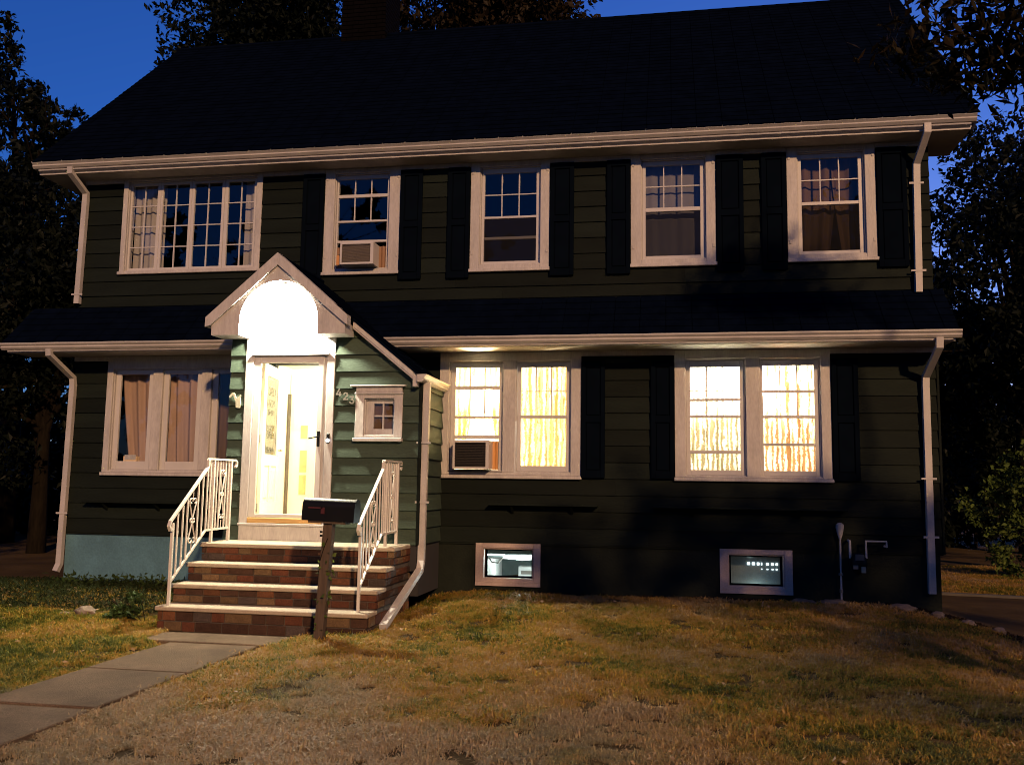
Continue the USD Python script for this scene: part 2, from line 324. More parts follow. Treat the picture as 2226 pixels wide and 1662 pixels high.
walk = grp('front_walk', kind='structure', label='straight concrete walk of slabs leading to the brick steps')
joints = [-2.70, -3.22, -4.52, -5.74, -6.95, -8.2, -9.5]
for k in range(len(joints) - 1):
    a, b = joints[k], joints[k + 1]
    x0, x1 = (-3.86, -2.38) if k == 0 else (-3.50 + 0.012 * k, -2.585)
    obj('slab', bx(x0, x1, a - 0.013, b + 0.013, -0.12, -0.030 - 0.005 * (k % 2) - 0.004 * k, 0.008), 'walk_concrete', walk)

drive = grp('driveway', kind='structure', label='dark asphalt driveway at the right end of the house')
P = Polygon([(4.75, -0.6), (7.5, -3.6), (12, -3.6), (12, 2.15), (4.75, 3.42)])
obj('asphalt', ext_xy(P, -0.40, -0.075), 'asphalt', drive)
obj('kerb', tube([(4.6, 3.62, -0.06), (12.0, 2.27, -0.06)], 1, rect=(0.14, 0.12)), 'kerb_stone', drive)

# ------------------------------------------------------------------ the house
house = grp('house', label='dark green two storey clapboard house with white trim and lit windows', cat='house')
XL, XR = -7.02, 4.43
COURSE, Z0 = 0.2075, 3.065
def courses(lo, hi):
    k = math.floor((Z0 - lo) / COURSE) + 1
    out = []
    while True:
        b = Z0 - k * COURSE
        if b > hi: break
        out.append((max(b, lo), min(b + COURSE, hi), b)); k -= 1
    return out

def boards(region, parent, y, axis='x', m_='green_siding', tb=0.026, tt=0.004, lap=0.012):
    """lapped clapboards: each course a wedge, thick at its lower edge"""
    x0, z0, x1, z1 = region.bounds
    for lo, hi, b in courses(z0, z1):
        piece = region.intersection(sbox(x0 - 1, lo, x1 + 1, min(hi + lap, z1)))
        for p in polys(piece):
            if p.area < 0.004: continue
            # long courses are made of several boards, butted
            bx0, _, bx1, _ = p.bounds
            cuts = [bx0]
            while bx1 - cuts[-1] > 4.2: cuts.append(cuts[-1] + random.uniform(2.2, 3.6))
            cuts.append(bx1)
            for c0, c1 in zip(cuts[:-1], cuts[1:]):
                for q in polys(p.intersection(sbox(c0 + (0.0015 if c0 > bx0 else 0), lo - 1, c1, hi + 1))):
                    m = trimesh.creation.extrude_polygon(q, 1.0, engine='earcut'); v = m.vertices.copy()
                    tq = tb * random.uniform(.86, 1.1); tilt_ = random.uniform(-.003, .003) / max(c1 - c0, .5)
                    t = tq + (tt - tq) * np.clip((v[:, 1] - b) / (COURSE + lap), 0, 1)
                    d = np.where(v[:, 2] > 0.5, t, 0.0005)
                    if axis == 'x':
                        m.vertices = np.stack([v[:, 0], y - d, v[:, 1]], 1)
                    else:
                        m.vertices = np.stack([y + d, v[:, 0], v[:, 1]], 1)
                    m.vertices[:, 2] += np.where(v[:, 1] < b + .03, tilt_ * (v[:, 0] - (c0 + c1) / 2), 0)
                    m.fix_normals()
                    obj('siding_board', m, m_, parent)

WIN = {'W1': (-6.42, -4.30, 4.40, 5.80), 'W2': (-3.375, -2.30, 4.308, 5.80), 'W3': (-1.325, -0.262, 4.30, 5.80), 'W4': (0.795, 1.868, 4.305, 5.80), 'W5': (2.742, 3.805, 4.315, 5.80),
       'TR': (-6.49, -4.24, 1.575, 3.235), 'P1': (-1.69, 0.165, 1.598, 3.235), 'P2': (1.338, 3.21, 1.598, 3.235)}
OPEN = {'W1': (-6.35, -4.385, 4.455, 5.765), 'W2': (-3.235, -2.455, 4.39, 5.735), 'W3': (-1.20, -0.385, 4.40, 5.735), 'W4': (0.925, 1.745, 4.405, 5.735), 'W5': (2.87, 3.68, 4.41, 5.735),
        'TR': (-6.40, -4.33, 1.645, 3.06), 'P1a': (-1.565, -0.845, 1.69, 3.115), 'P1b': (-0.68, 0.035, 1.68, 3.115), 'P2a': (1.468, 2.205, 1.66, 3.12), 'P2b': (2.372, 3.095, 1.66, 3.12),
        'B1': (-1.08, -0.425, 0.335, 0.722), 'B2': (1.965, 2.63, 0.33, 0.725)}
holes = unary_union([sbox(a, c, b, d) for a, b, c, d in OPEN.values()] + [sbox(-4.02, 0.95, -2.12, 3.10)])
shell = grp('wall', house)
obj('wall_sheathing', ext_xz(sbox(XL + 0.02, 0.78, XR - 0.02, 5.80).difference(holes), 0.0, 0.14), 'dark_interior', shell)
casings = unary_union([sbox(a, c, b, d) for a, b, c, d in WIN.values()])
porch_cut = Polygon([(-4.1, 0.0), (-1.66, 0.0), (-1.66, 2.80), (-2.5, 3.5), (-4.1, 3.5)])
boards(sbox(XL, 0.785, XR, 3.17).difference(casings).difference(porch_cut), shell, 0.0)
boards(sbox(XL, 3.945, XR, 5.745).difference(casings), shell, 0.0)
# house sides, back and foundation
gable = Polygon([(0, 0.78), (6.2, 0.78), (6.2, 5.75), (3.1, 8.9), (0, 5.75)])
for x0, x1, nm in ((XL, XL + 0.12, 'side_wall'), (XR - 0.12, XR, 'side_wall')):
    obj(nm, ext_yz(gable, x0, x1), 'green_siding', shell)
obj('back_wall', bx(XL, XR, 6.08, 6.2, 0.78, 5.8), 'green_siding', shell)
obj('corner_board', bx(XL - 0.02, XL + 0.005, -0.03, 0.06, 0.78, 3.17), 'green_siding', shell)
obj('corner_board', bx(XR - 0.005, XR + 0.02, -0.03, 0.06, 0.78, 3.17), 'green_siding', shell)
found = sbox(XL + 0.03, -0.5, XR - 0.03, 0.765).difference(sbox(*[OPEN['B1'][i] for i in (0, 2, 1, 3)])).difference(sbox(*[OPEN['B2'][i] for i in (0, 2, 1, 3)]))
fnd = grp('foundation', house)
obj('front_face', ext_xz(found.intersection(sbox(-9, -1, -3, 2)), 0.012, 0.2), 'foundation_cool_lit', fnd, label='foundation left of the steps with a cool light painted into its teal')
obj('front_face', ext_xz(found.intersection(sbox(-3, -1, 9, 2)), 0.012, 0.2), 'foundation_shaded', fnd, label='foundation right of the steps with tree shade painted into its dark colour')
obj('side_face', bx(XL + 0.03, XL + 0.25, 0.2, 6.1, -0.5, 0.765), 'foundation_cool_lit', fnd)
obj('side_face', bx(XR - 0.25, XR - 0.03, 0.2, 6.1, -0.5, 0.765), 'foundation_cool_lit', fnd)
obj('sill_board', bx(XL, XR, -0.012, 0.0, 0.765, 0.787), 'green_siding', fnd)

# floors, partitions and rooms that close the lit and dark spaces
inside = grp('interior', house)
obj('floor', bx(XL + .13, XR - .13, 0.15, 6.05, 0.80, 0.94), 'dark_interior', inside)
obj('upper_floor', bx(XL + .13, XR - .13, 0.15, 6.05, 3.30, 3.9), 'dark_interior', inside)
obj('upper_ceiling', bx(XL + .13, XR - .13, 0.15, 6.05, 5.80, 5.86), 'dark_interior', inside)
for x in (-4.28, -1.95, 0.3, 2.3): obj('partition', bx(x, x + .06, 0.15, 6.0, 3.9, 5.8), 'dark_interior', inside)
obj('upper_back_partition', bx(XL + .13, XR - .13, 2.2, 2.26, 3.9, 5.8), 'dark_interior', inside)
def room(name, x0, x1, y0, y1, z0, z1, m, front=False):
    t = 0.05; ms = [bx(x0 - t, x0, y0, y1, z0, z1), bx(x1, x1 + t, y0, y1, z0, z1), bx(x0 - t, x1 + t, y1, y1 + t, z0, z1), bx(x0 - t, x1 + t, y0, y1 + t, z1, z1 + t), bx(x0 - t, x1 + t, y0, y1 + t, z0 - t, z0)]
    obj(name, cat(ms), m, inside)
room('living_room', -1.62, 4.24, 0.145, 3.6, 1.0, 3.24, 'interior_plaster')
room('left_room', -6.85, -4.18, 0.145, 3.0, 1.0, 3.24, 'dark_interior')
room('cellar', -1.9, 0.55, 0.205, 2.4, -0.9, 0.74, 'cellar_wall')
room('dark_cellar', 1.6, 3.2, 0.205, 2.4, -0.9, 0.74, 'dark_interior')
room('hall', -4.03, -2.16, -0.93, 0.62, 0.97, 3.12, 'hall_plaster')

# main roof
roof = grp('roof', house)
EY, EZ, RY, RZ = -0.43, 5.975, 3.08, 9.335
def shingles(p0, p1, q0, q1, rows, width, thick=0.012, seed=1):
    """courses of tabs from the eave edge p0-p1 up to q0-q1, slightly uneven, each overlapping the one below"""
    r = np.random.default_rng(seed); p0, p1, q0, q1 = map(lambda a: np.array(a, float), (p0, p1, q0, q1))
    nrm = np.cross(p1 - p0, q0 - p0); nrm /= np.linalg.norm(nrm)
    V, F = [], []
    for k in range(rows):
        a, b = k / rows, (k + 1.12) / rows
        L0, R0 = p0 + (q0 - p0) * a, p1 + (q1 - p1) * a; L1, R1 = p0 + (q0 - p0) * min(b, 1), p1 + (q1 - p1) * min(b, 1)
        n = max(1, int(np.linalg.norm(R0 - L0) / width)); off = (k % 2) * 0.5 / n
        s = np.clip(np.concatenate([[0], np.arange(n) / n + off + 0.5 / n * (k % 2 == 0), [1]]), 0, 1); s = np.unique(s)
        for u, w in zip(s[:-1], s[1:]):
            if w - u < 1e-4: continue
            g = 0.004 / max(np.linalg.norm(R0 - L0), .1); t = thick * r.uniform(0.75, 1.3)
            A, B = L0 + (R0 - L0) * (u + g), L0 + (R0 - L0) * (w - g); C, D = L1 + (R1 - L1) * (w - g), L1 + (R1 - L1) * (u + g)
            i = len(V); V += [A + nrm * t, B + nrm * t, C + nrm * 0.002, D + nrm * 0.002, A, B]
            F += [(i, i + 1, i + 2), (i, i + 2, i + 3), (i, i + 4, i + 5), (i, i + 5, i + 1)]
    return trimesh.Trimesh(np.array(V), np.array(F), process=False)
def slab(p0, p1, q0, q1, t=0.05):
    P = np.array([p0, p1, q1, q0], float); n = np.cross(P[1] - P[0], P[3] - P[0]); n /= np.linalg.norm(n)
    V = np.vstack([P, P - n * t]); F = [(0, 1, 2), (0, 2, 3), (4, 6, 5), (4, 7, 6)] + sum([[(i, i + 4, (i + 1) % 4 + 4), (i, (i + 1) % 4 + 4, (i + 1) % 4)] for i in range(4)], [])
    m = trimesh.Trimesh(V, np.array(F), process=False); return m
ra, rb = -7.57, 4.89
obj('front_slope', slab((ra, EY, EZ), (rb, EY, EZ), (ra, RY, RZ), (rb, RY, RZ), 0.08), 'roof_shingle', roof)
obj('back_slope', slab((rb, 6.6, EZ), (ra, 6.6, EZ), (rb, RY, RZ), (ra, RY, RZ), 0.08), 'roof_shingle', roof)
obj('shingles', shingles((ra - .02, EY - .03, EZ - .02), (rb + .02, EY - .03, EZ - .02), (ra - .02, RY, RZ + .01), (rb + .02, RY, RZ + .01), 34, 0.31), 'roof_shingle', roof, kind='stuff')
obj('ridge_cap', tube([(ra - .02, RY, RZ + .005), (rb + .02, RY, RZ + .005)], 0.05, 6), 'roof_shingle', roof)
for x in (ra - 0.005, rb - 0.02):
    d = 0.13
    obj('rake_board', ext_yz(Polygon([(EY + .06, EZ - .09), (RY, RZ - .09), (6.55, EZ - .09), (6.55, EZ - .09 - d), (RY, RZ - .09 - d), (EY + .06 + d, EZ - .09 - d * .4)]), x, x + 0.025), 'white_paint', roof)
# chimney: brick courses drawn as real shallow courses
ch = grp('chimney', house)
obj('stack', bx(-4.38, -3.60, 2.95, 3.75, 8.6, 11.9), 'chimney_brick', ch)
zc = 9.0; k = 0
chm = []
while zc < 11.85:
    for j in range(-1, 4):
        u0 = max(0.0, (j + 0.5 * (k % 2)) * 0.215); u1 = min(0.80, (j + 1 + 0.5 * (k % 2)) * 0.215 - 0.012)
        if u1 - u0 > 0.03:
            chm.append(bx(-4.39 + u0, -4.39 + u1, 2.935, 2.96, zc, zc + 0.062)); chm.append(bx(-3.605, -3.585, 2.95 + u0, 2.95 + u1, zc, zc + 0.062))
    zc += 0.074; k += 1
obj('bricks', cat(chm), 'chimney_brick', ch, kind='stuff')

# eaves, gutters
def gutter(parent, x0, x1, yback, ztop, d=0.11, h=0.092):
    P = Polygon([(yback, ztop - h), (yback - d * .55, ztop - h), (yback - d * .82, ztop - h * .68), (yback - d * .74, ztop - h * .48), (yback - d, ztop - h * .2), (yback - d, ztop), (yback - d + .01, ztop), (yback - d + .012, ztop - .012), (yback, ztop - .012)])
    return obj('gutter', ext_yz(P, x0, x1), 'gutter_metal', parent)
up = grp('upper_eave', house)
gutter(up, -7.60, 4.88, -0.345, 5.968)
obj('fascia_board', bx(-7.55, 4.84, -0.343, -0.318, 5.825, 5.93, .004), 'white_paint', up)
obj('crown_moulding', ext_yz(Polygon([(-0.345, 5.872), (-0.405, 5.862), (-0.40, 5.845), (-0.365, 5.828), (-0.345, 5.822)]), -7.52, 4.82), 'white_paint', up)
obj('soffit', bx(-7.54, 4.83, -0.345, 0.0, 5.803, 5.822), 'white_paint', up)
obj('soffit', bx(XR + .003, 4.83, 0.0, 0.55, 5.803, 5.822), 'white_paint', up)
obj('soffit', bx(-7.54, XL - .003, 0.0, 0.55, 5.803, 5.822), 'white_paint', up)
xs = [XL + .0] + sum([[WIN[w][0] - .002, WIN[w][1] + .002] for w in ('W1', 'W2', 'W3', 'W4', 'W5')], []) + [XR]
for a, b in zip(xs[0::2], xs[1::2]): obj('frieze_board', bx(a, b, -0.034, 0.0, 5.742, 5.802, .003), 'white_paint', up)
lo = grp('lower_eave', house)
PY, PZ = -0.58, 3.36
for a, b in ((-7.76, -4.12), (-2.30, 4.57)):
    gutter(lo, a, b, -0.50, 3.352, 0.105)
    obj('fascia_board', bx(a + .05, b - .05, -0.50, -0.478, 3.228, 3.33, .004), 'white_paint', lo)
    obj('crown_moulding', ext_yz(Polygon([(-0.50, 3.262), (-0.548, 3.254), (-0.545, 3.24), (-0.515, 3.226), (-0.50, 3.222)]), a + .08, b - .09), 'white_paint', lo)
    obj('soffit', bx(a + .06, b - .06, -0.50, 0.0, 3.238, 3.252), 'white_paint', lo)
for a, b in ((XL, WIN['TR'][0] - .002), (-4.238, -4.11), (WIN['P1'][1] + .002, WIN['P2'][0] - .002), (WIN['P2'][1] + .002, XR)): obj('frieze_board', bx(a, b, -0.03, 0.0, 3.168, 3.236, .003), 'white_paint', lo)
pent = grp('pent_roof', house)
obj('deck', slab((-7.72, PY, PZ), (4.53, PY, PZ), (-7.72, 0.0, 3.93), (4.53, 0.0, 3.93), 0.06), 'roof_shingle', pent)
obj('shingles', shingles((-7.73, PY - .02, PZ - .01), (4.54, PY - .02, PZ - .01), (-7.73, -0.002, 3.94), (4.54, -0.002, 3.94), 6, 0.31, seed=4), 'roof_shingle', pent, kind='stuff')
obj('end_board', ext_yz(Polygon([(PY + .06, 3.24), (0, 3.24), (0, 3.86), (PY + .06, 3.32)]), -7.70, -7.68), 'white_paint', pent)
obj('end_board', ext_yz(Polygon([(PY + .06, 3.24), (0, 3.24), (0, 3.86), (PY + .06, 3.32)]), 4.49, 4.51), 'white_paint', pent)

def downspout(pts, straps, side=1):
    d = grp('downspout', house)
    obj('pipe', tube(pts, 1, rect=(0.078, 0.062)), 'gutter_metal', d)
    for (x, y, z) in straps:
        obj('strap', bx(x - 0.085, x + 0.085, y - 0.036, y - 0.030, z - 0.012, z + 0.012), 'gutter_metal', d)
downspout([(-7.02, -0.395, 5.88), (-7.02, -0.39, 5.80), (-6.985, -0.075, 5.60), (-6.985, -0.07, 5.5), (-7.01, -0.065, 3.99)], [(-7.005, -0.065, 4.12)])
downspout([(-7.03, -0.555, 3.27), (-7.03, -0.55, 3.19), (-6.99, -0.08, 2.93), (-6.985, -0.065, 2.83), (-7.01, -0.065, 0.36), (-7.03, -0.10, 0.26)], [(-7.005, -0.065, 1.05)])
downspout([(4.33, -0.395, 5.88), (4.33, -0.39, 5.78), (4.275, -0.075, 5.50), (4.27, -0.07, 5.4), (4.25, -0.065, 3.90)], [(4.26, -0.065, 5.25), (4.25, -0.065, 4.16)])
downspout([(4.33, -0.555, 3.27), (4.33, -0.54, 3.16), (4.29, -0.075, 2.87), (4.285, -0.07, 2.75), (4.275, -0.065, 0.33)], [(4.28, -0.065, 1.66), (4.28, -0.065, 0.98)])
downspout([(-1.585, -1.02, 2.72), (-1.585, -1.03, 2.60), (-1.60, -1.05, 0.62), (-1.60, -1.10, 0.52), (-1.60, -2.45, 0.06)], [(-1.60, -1.05, 2.0), (-1.60, -1.05, 1.3)])

# shutters
def shutter(x0, x1, z0, z1):
    w, y0, y1 = 0.055, -0.062, -0.028
    ms = [bx(x0, x0 + w, y0, y1, z0, z1, .004), bx(x1 - w, x1, y0, y1, z0, z1, .004)]
    for a, b in ((z0, z0 + .09), ((z0 + z1) / 2 - .04, (z0 + z1) / 2 + .04), (z1 - .08, z1)): ms.append(bx(x0 + w, x1 - w, y0, y1, a, b))
    ms.append(bx(x0 + w, x1 - w, -.038, -.03, z0 + .09, z1 - .08))
    z = z0 + .10
    s = grp('shutter', house)
    obj('shutter_frame', cat(ms), 'black_paint', s)
    zm = (z0 + z1) / 2
    for a, b in ((z0 + .09, zm - .04), (zm + .04, z1 - .08)): obj('panel', bx(x0 + w + .012, x1 - w - .012, -.052, -.036, a + .012, b - .012, .010), 'black_paint', s)
for x0, x1 in ((-3.685, -3.382), (-2.292, -1.985), (-1.632, -1.332), (-0.254, 0.06), (0.49, 0.788), (1.876, 2.21), (2.43, 2.735), (3.812, 4.16)):
    shutter(x0, x1, 4.225, 5.735)
for x0, x1 in ((0.172, 0.47), (1.045, 1.332), (3.217, 3.525)): shutter(x0, x1, 1.622, 3.10)

# windows
def window_group():
    return grp('window', house)
def casing(w, x0, x1, z0, z1, ops, head=None, y=-0.03, sill=True, m='white_paint'):
    """boards round the openings, a sloping sill and jamb liners"""
    lft, rgt = min(o[0] for o in ops), max(o[1] for o in ops); zb, zt = min(o[2] for o in ops), max(o[3] for o in ops)
    obj('side_casing', bx(x0, lft, y, 0.0, z0 + .045, z1, .004), m, w); obj('side_casing', bx(rgt, x1, y, 0.0, z0 + .045, z1, .004), m, w)
    obj('head_casing', bx(lft, rgt, y + .003, 0.0, zt, z1, .004), m, w)
    obj('apron', bx(lft, rgt, y + .003, 0.0, z0 + .045, zb, .003), m, w)
    if sill: obj('sill', bx(x0 - .012, x1 + .012, y - .03, 0.0, z0, z0 + .043, .006), m, w)
    for o0, o1 in zip(ops[:-1], ops[1:]): obj('mullion', bx(o0[1], o1[0], y + .001, 0.0, zb, zt, .004), m, w)
    for o in ops:
        t = .014
        obj('jamb', cat([bx(o[0], o[0] + t, 0.0, .14, o[2], o[3]), bx(o[1] - t, o[1], 0.0, .14, o[2], o[3]), bx(o[0] + t, o[1] - t, 0.0, .14, o[3] - t, o[3]), bx(o[0] + t, o[1] - t, 0.0, .14, o[2], o[2] + t)]), m, w)
def sash(w, x0, x1, z0, z1, gx0, gx1, rows, ys=0.03, m='white_vinyl', bar=0.018, glass='window_glass'):
    """stiles, rails between glass rows, muntins and single panes. rows: (z top, z bottom, columns, rows) downwards; openings without glass: columns 0"""
    obj('stile', bx(x0, gx0, ys, ys + .04, z0, z1, .003), m, w); obj('stile', bx(gx1, x1, ys, ys + .04, z0, z1, .003), m, w)
    edges = [z1] + sum([[r[0], r[1]] for r in rows], []) + [z0]
    for a, b in zip(edges[0::2], edges[1::2]):
        if a - b > .004: obj('rail', bx(gx0, gx1, ys + .002, ys + .042, b, a, .003), m, w)
    for zt, zb, nc, nr in rows:
        if nc == 0: continue
        for i in range(nc):
            for j in range(nr):
                a, b = gx0 + (gx1 - gx0) * i / nc, gx0 + (gx1 - gx0) * (i + 1) / nc; c, d = zb + (zt - zb) * j / nr, zb + (zt - zb) * (j + 1) / nr
                yy = ys + .02
                obj('pane', (np.array([(a, yy, c), (b, yy, c), (b, yy, d), (a, yy, d)]), np.array([(0, 1, 2, 3)])), glass, w)
        for i in range(1, nc):
            c = gx0 + (gx1 - gx0) * i / nc; obj('muntin', bx(c - bar / 2, c + bar / 2, ys + .008, ys + .03, zb, zt), m, w)
        for j in range(1, nr):
            c = zb + (zt - zb) * j / nr; obj('muntin', bx(gx0, gx1, ys + .010, ys + .028, c - bar / 2, c + bar / 2), m, w)

w = window_group(); casing(w, *WIN['W1'], [OPEN['W1']])
for a, b, g0, g1 in ((-6.338, -5.874, -6.312, -5.922), (-5.871, -5.393, -5.835, -5.432), (-5.390, -4.893, -5.349, -4.932), (-4.888, -4.402, -4.836, -4.446)):
    sash(w, a, b, 4.468, 5.752, g0, g1, [(5.71, 4.505, 2, 4)], bar=0.014)
for nm, g0, g1, rows in (('W2', -3.20, -2.50, [(5.665, 5.449, 3, 1), (5.404, 5.085, 3, 1), (5.056, 4.805, 1, 1), (4.772, 4.415, 0, 0)]),
                         ('W3', -1.145, -0.448, [(5.655, 5.065, 3, 2), (5.034, 4.785, 1, 1), (4.748, 4.455, 1, 1)]),
                         ('W4', 0.985, 1.675, [(5.662, 5.10, 3, 2), (5.047, 4.465, 1, 1)]),
                         ('W5', 2.928, 3.61, [(5.662, 5.10, 3, 2), (5.057, 4.47, 1, 1)])):
    w = window_group(); casing(w, *WIN[nm], [OPEN[nm]]); o = OPEN[nm]; sash(w, o[0] + .015, o[1] - .015, o[2] + .015, o[3] - .015, g0, g1, rows, bar=0.014)
    if nm != 'W2':
        obj('insect_screen', (np.array([(g0, .022, rows[-1][1]), (g1, .022, rows[-1][1]), (g1, .022, rows[1][0]), (g0, .022, rows[1][0])]), np.array([(0, 1, 2, 3)])), 'insect_screen', w)
    for sx, sz in ((0, .93), (1, .93), (0, .2), (1, .2)):      # old shutter hinge leaves on the casing
        x = (WIN[nm][0] + .03) if sx == 0 else (WIN[nm][1] - .03); z = WIN[nm][2] + sz * (WIN[nm][3] - WIN[nm][2]) - .06
        obj('hinge', bx(x - .014, x + .014, -.038, -.0305, z, z + .05, .003), 'gutter_metal', w)
w = window_group(); casing(w, *WIN['TR'], [OPEN['TR']])
for a, b, g0, g1 in ((-6.385, -5.80, -6.312, -5.878), (-5.655, -5.07, -5.577, -5.152), (-4.925, -4.345, -4.838, -4.42)):
    sash(w, a, b, 1.66, 3.045, g0, g1, [(2.985, 1.776, 1, 1)])
for a, b in ((-5.80, -5.655), (-5.07, -4.925)): obj('mullion', bx(a, b, -0.01, 0.06, 1.66, 3.045, .004), 'white_paint', w)
w = window_group(); casing(w, *WIN['P1'], [OPEN['P1a'], OPEN['P1b']])
sash(w, -1.55, -0.86, 1.70, 3.10, -1.49, -0.905, [(3.037, 2.80, 3, 1), (2.752, 2.407, 3, 1), (2.374, 2.156, 1, 1), (2.112, 1.712, 0, 0)], bar=.012)
sash(w, -0.665, 0.02, 1.695, 3.10, -0.618, -0.028, [(3.037, 2.415, 3, 2), (2.375, 1.768, 1, 1)], bar=.012)
w = window_group(); casing(w, *WIN['P2'], [OPEN['P2a'], OPEN['P2b']])
sash(w, 1.483, 2.19, 1.675, 3.105, 1.532, 2.137, [(3.02, 2.626, 3, 1), (2.592, 2.415, 3, 1), (2.382, 1.981, 1, 1), (1.94, 1.738, 1, 1)], bar=.012)
obj('muntin', bx(1.532, 2.137, .042, .056, 2.718, 2.730), 'white_vinyl', w)
sash(w, 2.387, 3.08, 1.675, 3.105, 2.415, 3.025, [(3.034, 2.729, 3, 1), (2.695, 2.416, 3, 1), (2.38, 2.073, 1, 1), (2.04, 1.736, 1, 1)], bar=.012)
plain('cellar_frame', (0.36, 0.29, 0.26), 0.6, 0.12, 4.0, fine=0.1)
for nm, W_, glass in (('B1', (-1.172, -0.338, 0.25, 0.80), 'window_glass'), ('B2', (1.868, 2.722, 0.255, 0.80), 'window_glass')):
    w = grp('cellar_window', house); o = OPEN[nm]
    casing(w, *W_, [o], y=-0.02, sill=False, m='cellar_frame'); obj('bottom_casing', bx(W_[0], W_[1], -.02, .0, W_[2], W_[2] + .045), 'cellar_frame', w)
    sash(w, o[0] + .015, o[1] - .015, o[2] + .015, o[3] - .015, o[0] + .04, o[1] - .04, [(o[3] - .035, o[2] + .035, 1, 1)], ys=.085, m='black_paint', glass=glass)

# entrance porch with its arched gable
porch = grp('entrance_porch', house)
PX0, PX1, PW = -4.10, -1.66, -1.06
def roofz(x): return 4.215 - 0.81 * abs(x + 3.37)
front = Polygon([(PX0, 0.5), (PX1, 0.5), (PX1, roofz(PX1) - .05), (-2.5, roofz(-2.5) - .05), (-3.37, 4.15), (PX0, roofz(PX0) - .05)])
door_hole, sw_hole = sbox(-3.79, 1.02, -2.83, 3.045), sbox(-2.35, 2.085, -1.972, 2.53)
obj('front_sheathing', ext_xz(front.difference(door_hole).difference(sw_hole), PW, PW + .10), 'dark_interior', porch)
pw = grp('porch_wall', house)
boards(front.difference(sbox(-3.895, 0.3, -2.733, 4.4)).difference(sbox(-2.456, 2.015, -1.867, 2.665)).intersection(sbox(-9, 0.80, 0, 9)), pw, PW, m_='porch_siding_lit', tb=0.030)
side = Polygon([(PW, 0.80), (0.0, 0.80), (0.0, 2.80), (PW, 2.80)])
obj('side_sheathing', bx(PX1 - .10, PX1, PW + .10, 0.0, 0.2, 2.8), 'dark_interior', pw)
boards(side, pw, PX1, axis='y', m_='porch_siding_lit', tb=0.030)
obj('left_side_wall', bx(PX0, PX0 + .10, PW + .10, 0.0, 0.2, 3.5), 'green_siding', pw)
obj('corner_board', bx(PX1 - .004, PX1 + .034, PW - .034, PW + .01, 0.80, 2.79, .004), 'green_siding', pw)
# canopy block with barrel arch
t = np.linspace(0, math.pi, 40)
arch = Polygon([(-3.858, 3.0)] + [(-3.355 - .503 * math.cos(a), 3.43 + .503 * math.sin(a)) for a in t] + [(-2.852, 3.0)])
block = Polygon([(-4.215, 3.275), (-2.51, 3.275), (-2.51, 3.40), (-3.372, 4.125), (-4.215, 3.40)])
obj('arched_gable', ext_xz(block.difference(arch), -1.40, PW - .002), 'white_paint', porch)
obj('arch_back_panel', ext_xz(unary_union([arch, sbox(-3.895, 3.05, -2.733, 3.27)]).intersection(sbox(-9, 3.05, 9, 9)), PW - .013, PW - .003), 'white_paint', porch)
rake = Polygon([(-4.285, 3.375), (-4.285, 3.490), (-3.385, 4.272), (-2.475, 3.490), (-2.475, 3.375), (-2.51, 3.395), (-3.378, 4.122), (-4.215, 3.395)])
obj('rake_board', ext_xz(rake, -1.432, -1.30), 'white_paint', porch)
rk2 = Polygon([(-2.495, roofz(-2.495) - .02), (-1.70, roofz(-1.70) - .02), (-1.70, roofz(-1.70) - .135), (-2.495, roofz(-2.495) - .135)])
obj('rake_board', ext_xz(rk2, -1.165, -1.092), 'white_paint', porch)
obj('rake_board', ext_xz(affinity.translate(rk2.buffer(0), 0, 0.0).intersection(sbox(-9, 0, -1.70, 9)).buffer(-.02), -1.178, -1.165), 'white_paint', porch)
obj('gutter', ext_xz(Polygon([(-1.665, 2.712), (-1.605, 2.712), (-1.575, 2.735), (-1.582, 2.752), (-1.552, 2.785), (-1.552, 2.805), (-1.665, 2.80)]), -1.22, 0.0), 'gutter_metal', porch)
obj('fascia_board', bx(-1.72, -1.667, -1.19, -0.03, 2.66, 2.79), 'white_paint', porch)
def rslope(x0, x1, y0, y1): return (x0, y0, roofz(x0)), (x0, y1, roofz(x0)), (x1, y0, roofz(x1)), (x1, y1, roofz(x1))
for nm, x0, x1, y0, y1 in (('l', -4.275, -3.37, -1.425, -0.005), ('r', -2.485, -3.37, -1.425, -0.005), ('s', -1.575, -2.49, -1.185, -0.005)):
    a, b, c, d = rslope(x0, x1, y0, y1)
    if nm == 'l': a, b, c, d = b, a, d, c
    obj('roof_deck', slab(a, b, c, d, 0.03), 'roof_shingle', porch)
    n = 8
    obj('shingles', shingles(a, b, c, d, n, 0.30, 0.010, seed=n + ord(nm)), 'roof_shingle', porch, kind='stuff')
obj('ridge_cap', tube([(-3.37, -1.42, 4.222), (-3.37, -0.01, 4.222)], 0.032, 6), 'roof_shingle', porch)
# door casing
dc = grp('door_frame', house)
obj('side_casing', bx(-3.895, -3.786, PW - .035, PW, 1.0, 3.062, .005), 'white_paint', dc)
obj('side_casing', bx(-2.833, -2.733, PW - .035, PW, 1.0, 3.062, .005), 'white_paint', dc)
obj('head_board', bx(-3.895, -2.733, PW - .030, PW, 3.085, 3.272, .004), 'white_paint', dc)
obj('head_cap', bx(-3.81, -2.80, PW - .062, PW, 3.058, 3.083, .006), 'white_paint', dc)
obj('corner_fill', bx(-3.895, -3.812, PW - .028, PW, 3.062, 3.085), 'white_paint', dc)
obj('corner_fill', bx(-2.798, -2.733, PW - .028, PW, 3.062, 3.085), 'white_paint', dc)
obj('hinge_rail', bx(-2.878, -2.835, PW - .005, PW + .04, 1.08, 3.055), 'white_paint', dc)
obj('kick_panel', bx(-3.895, -2.733, PW - .03, PW, 0.81, 0.985, .004), 'white_paint', dc)
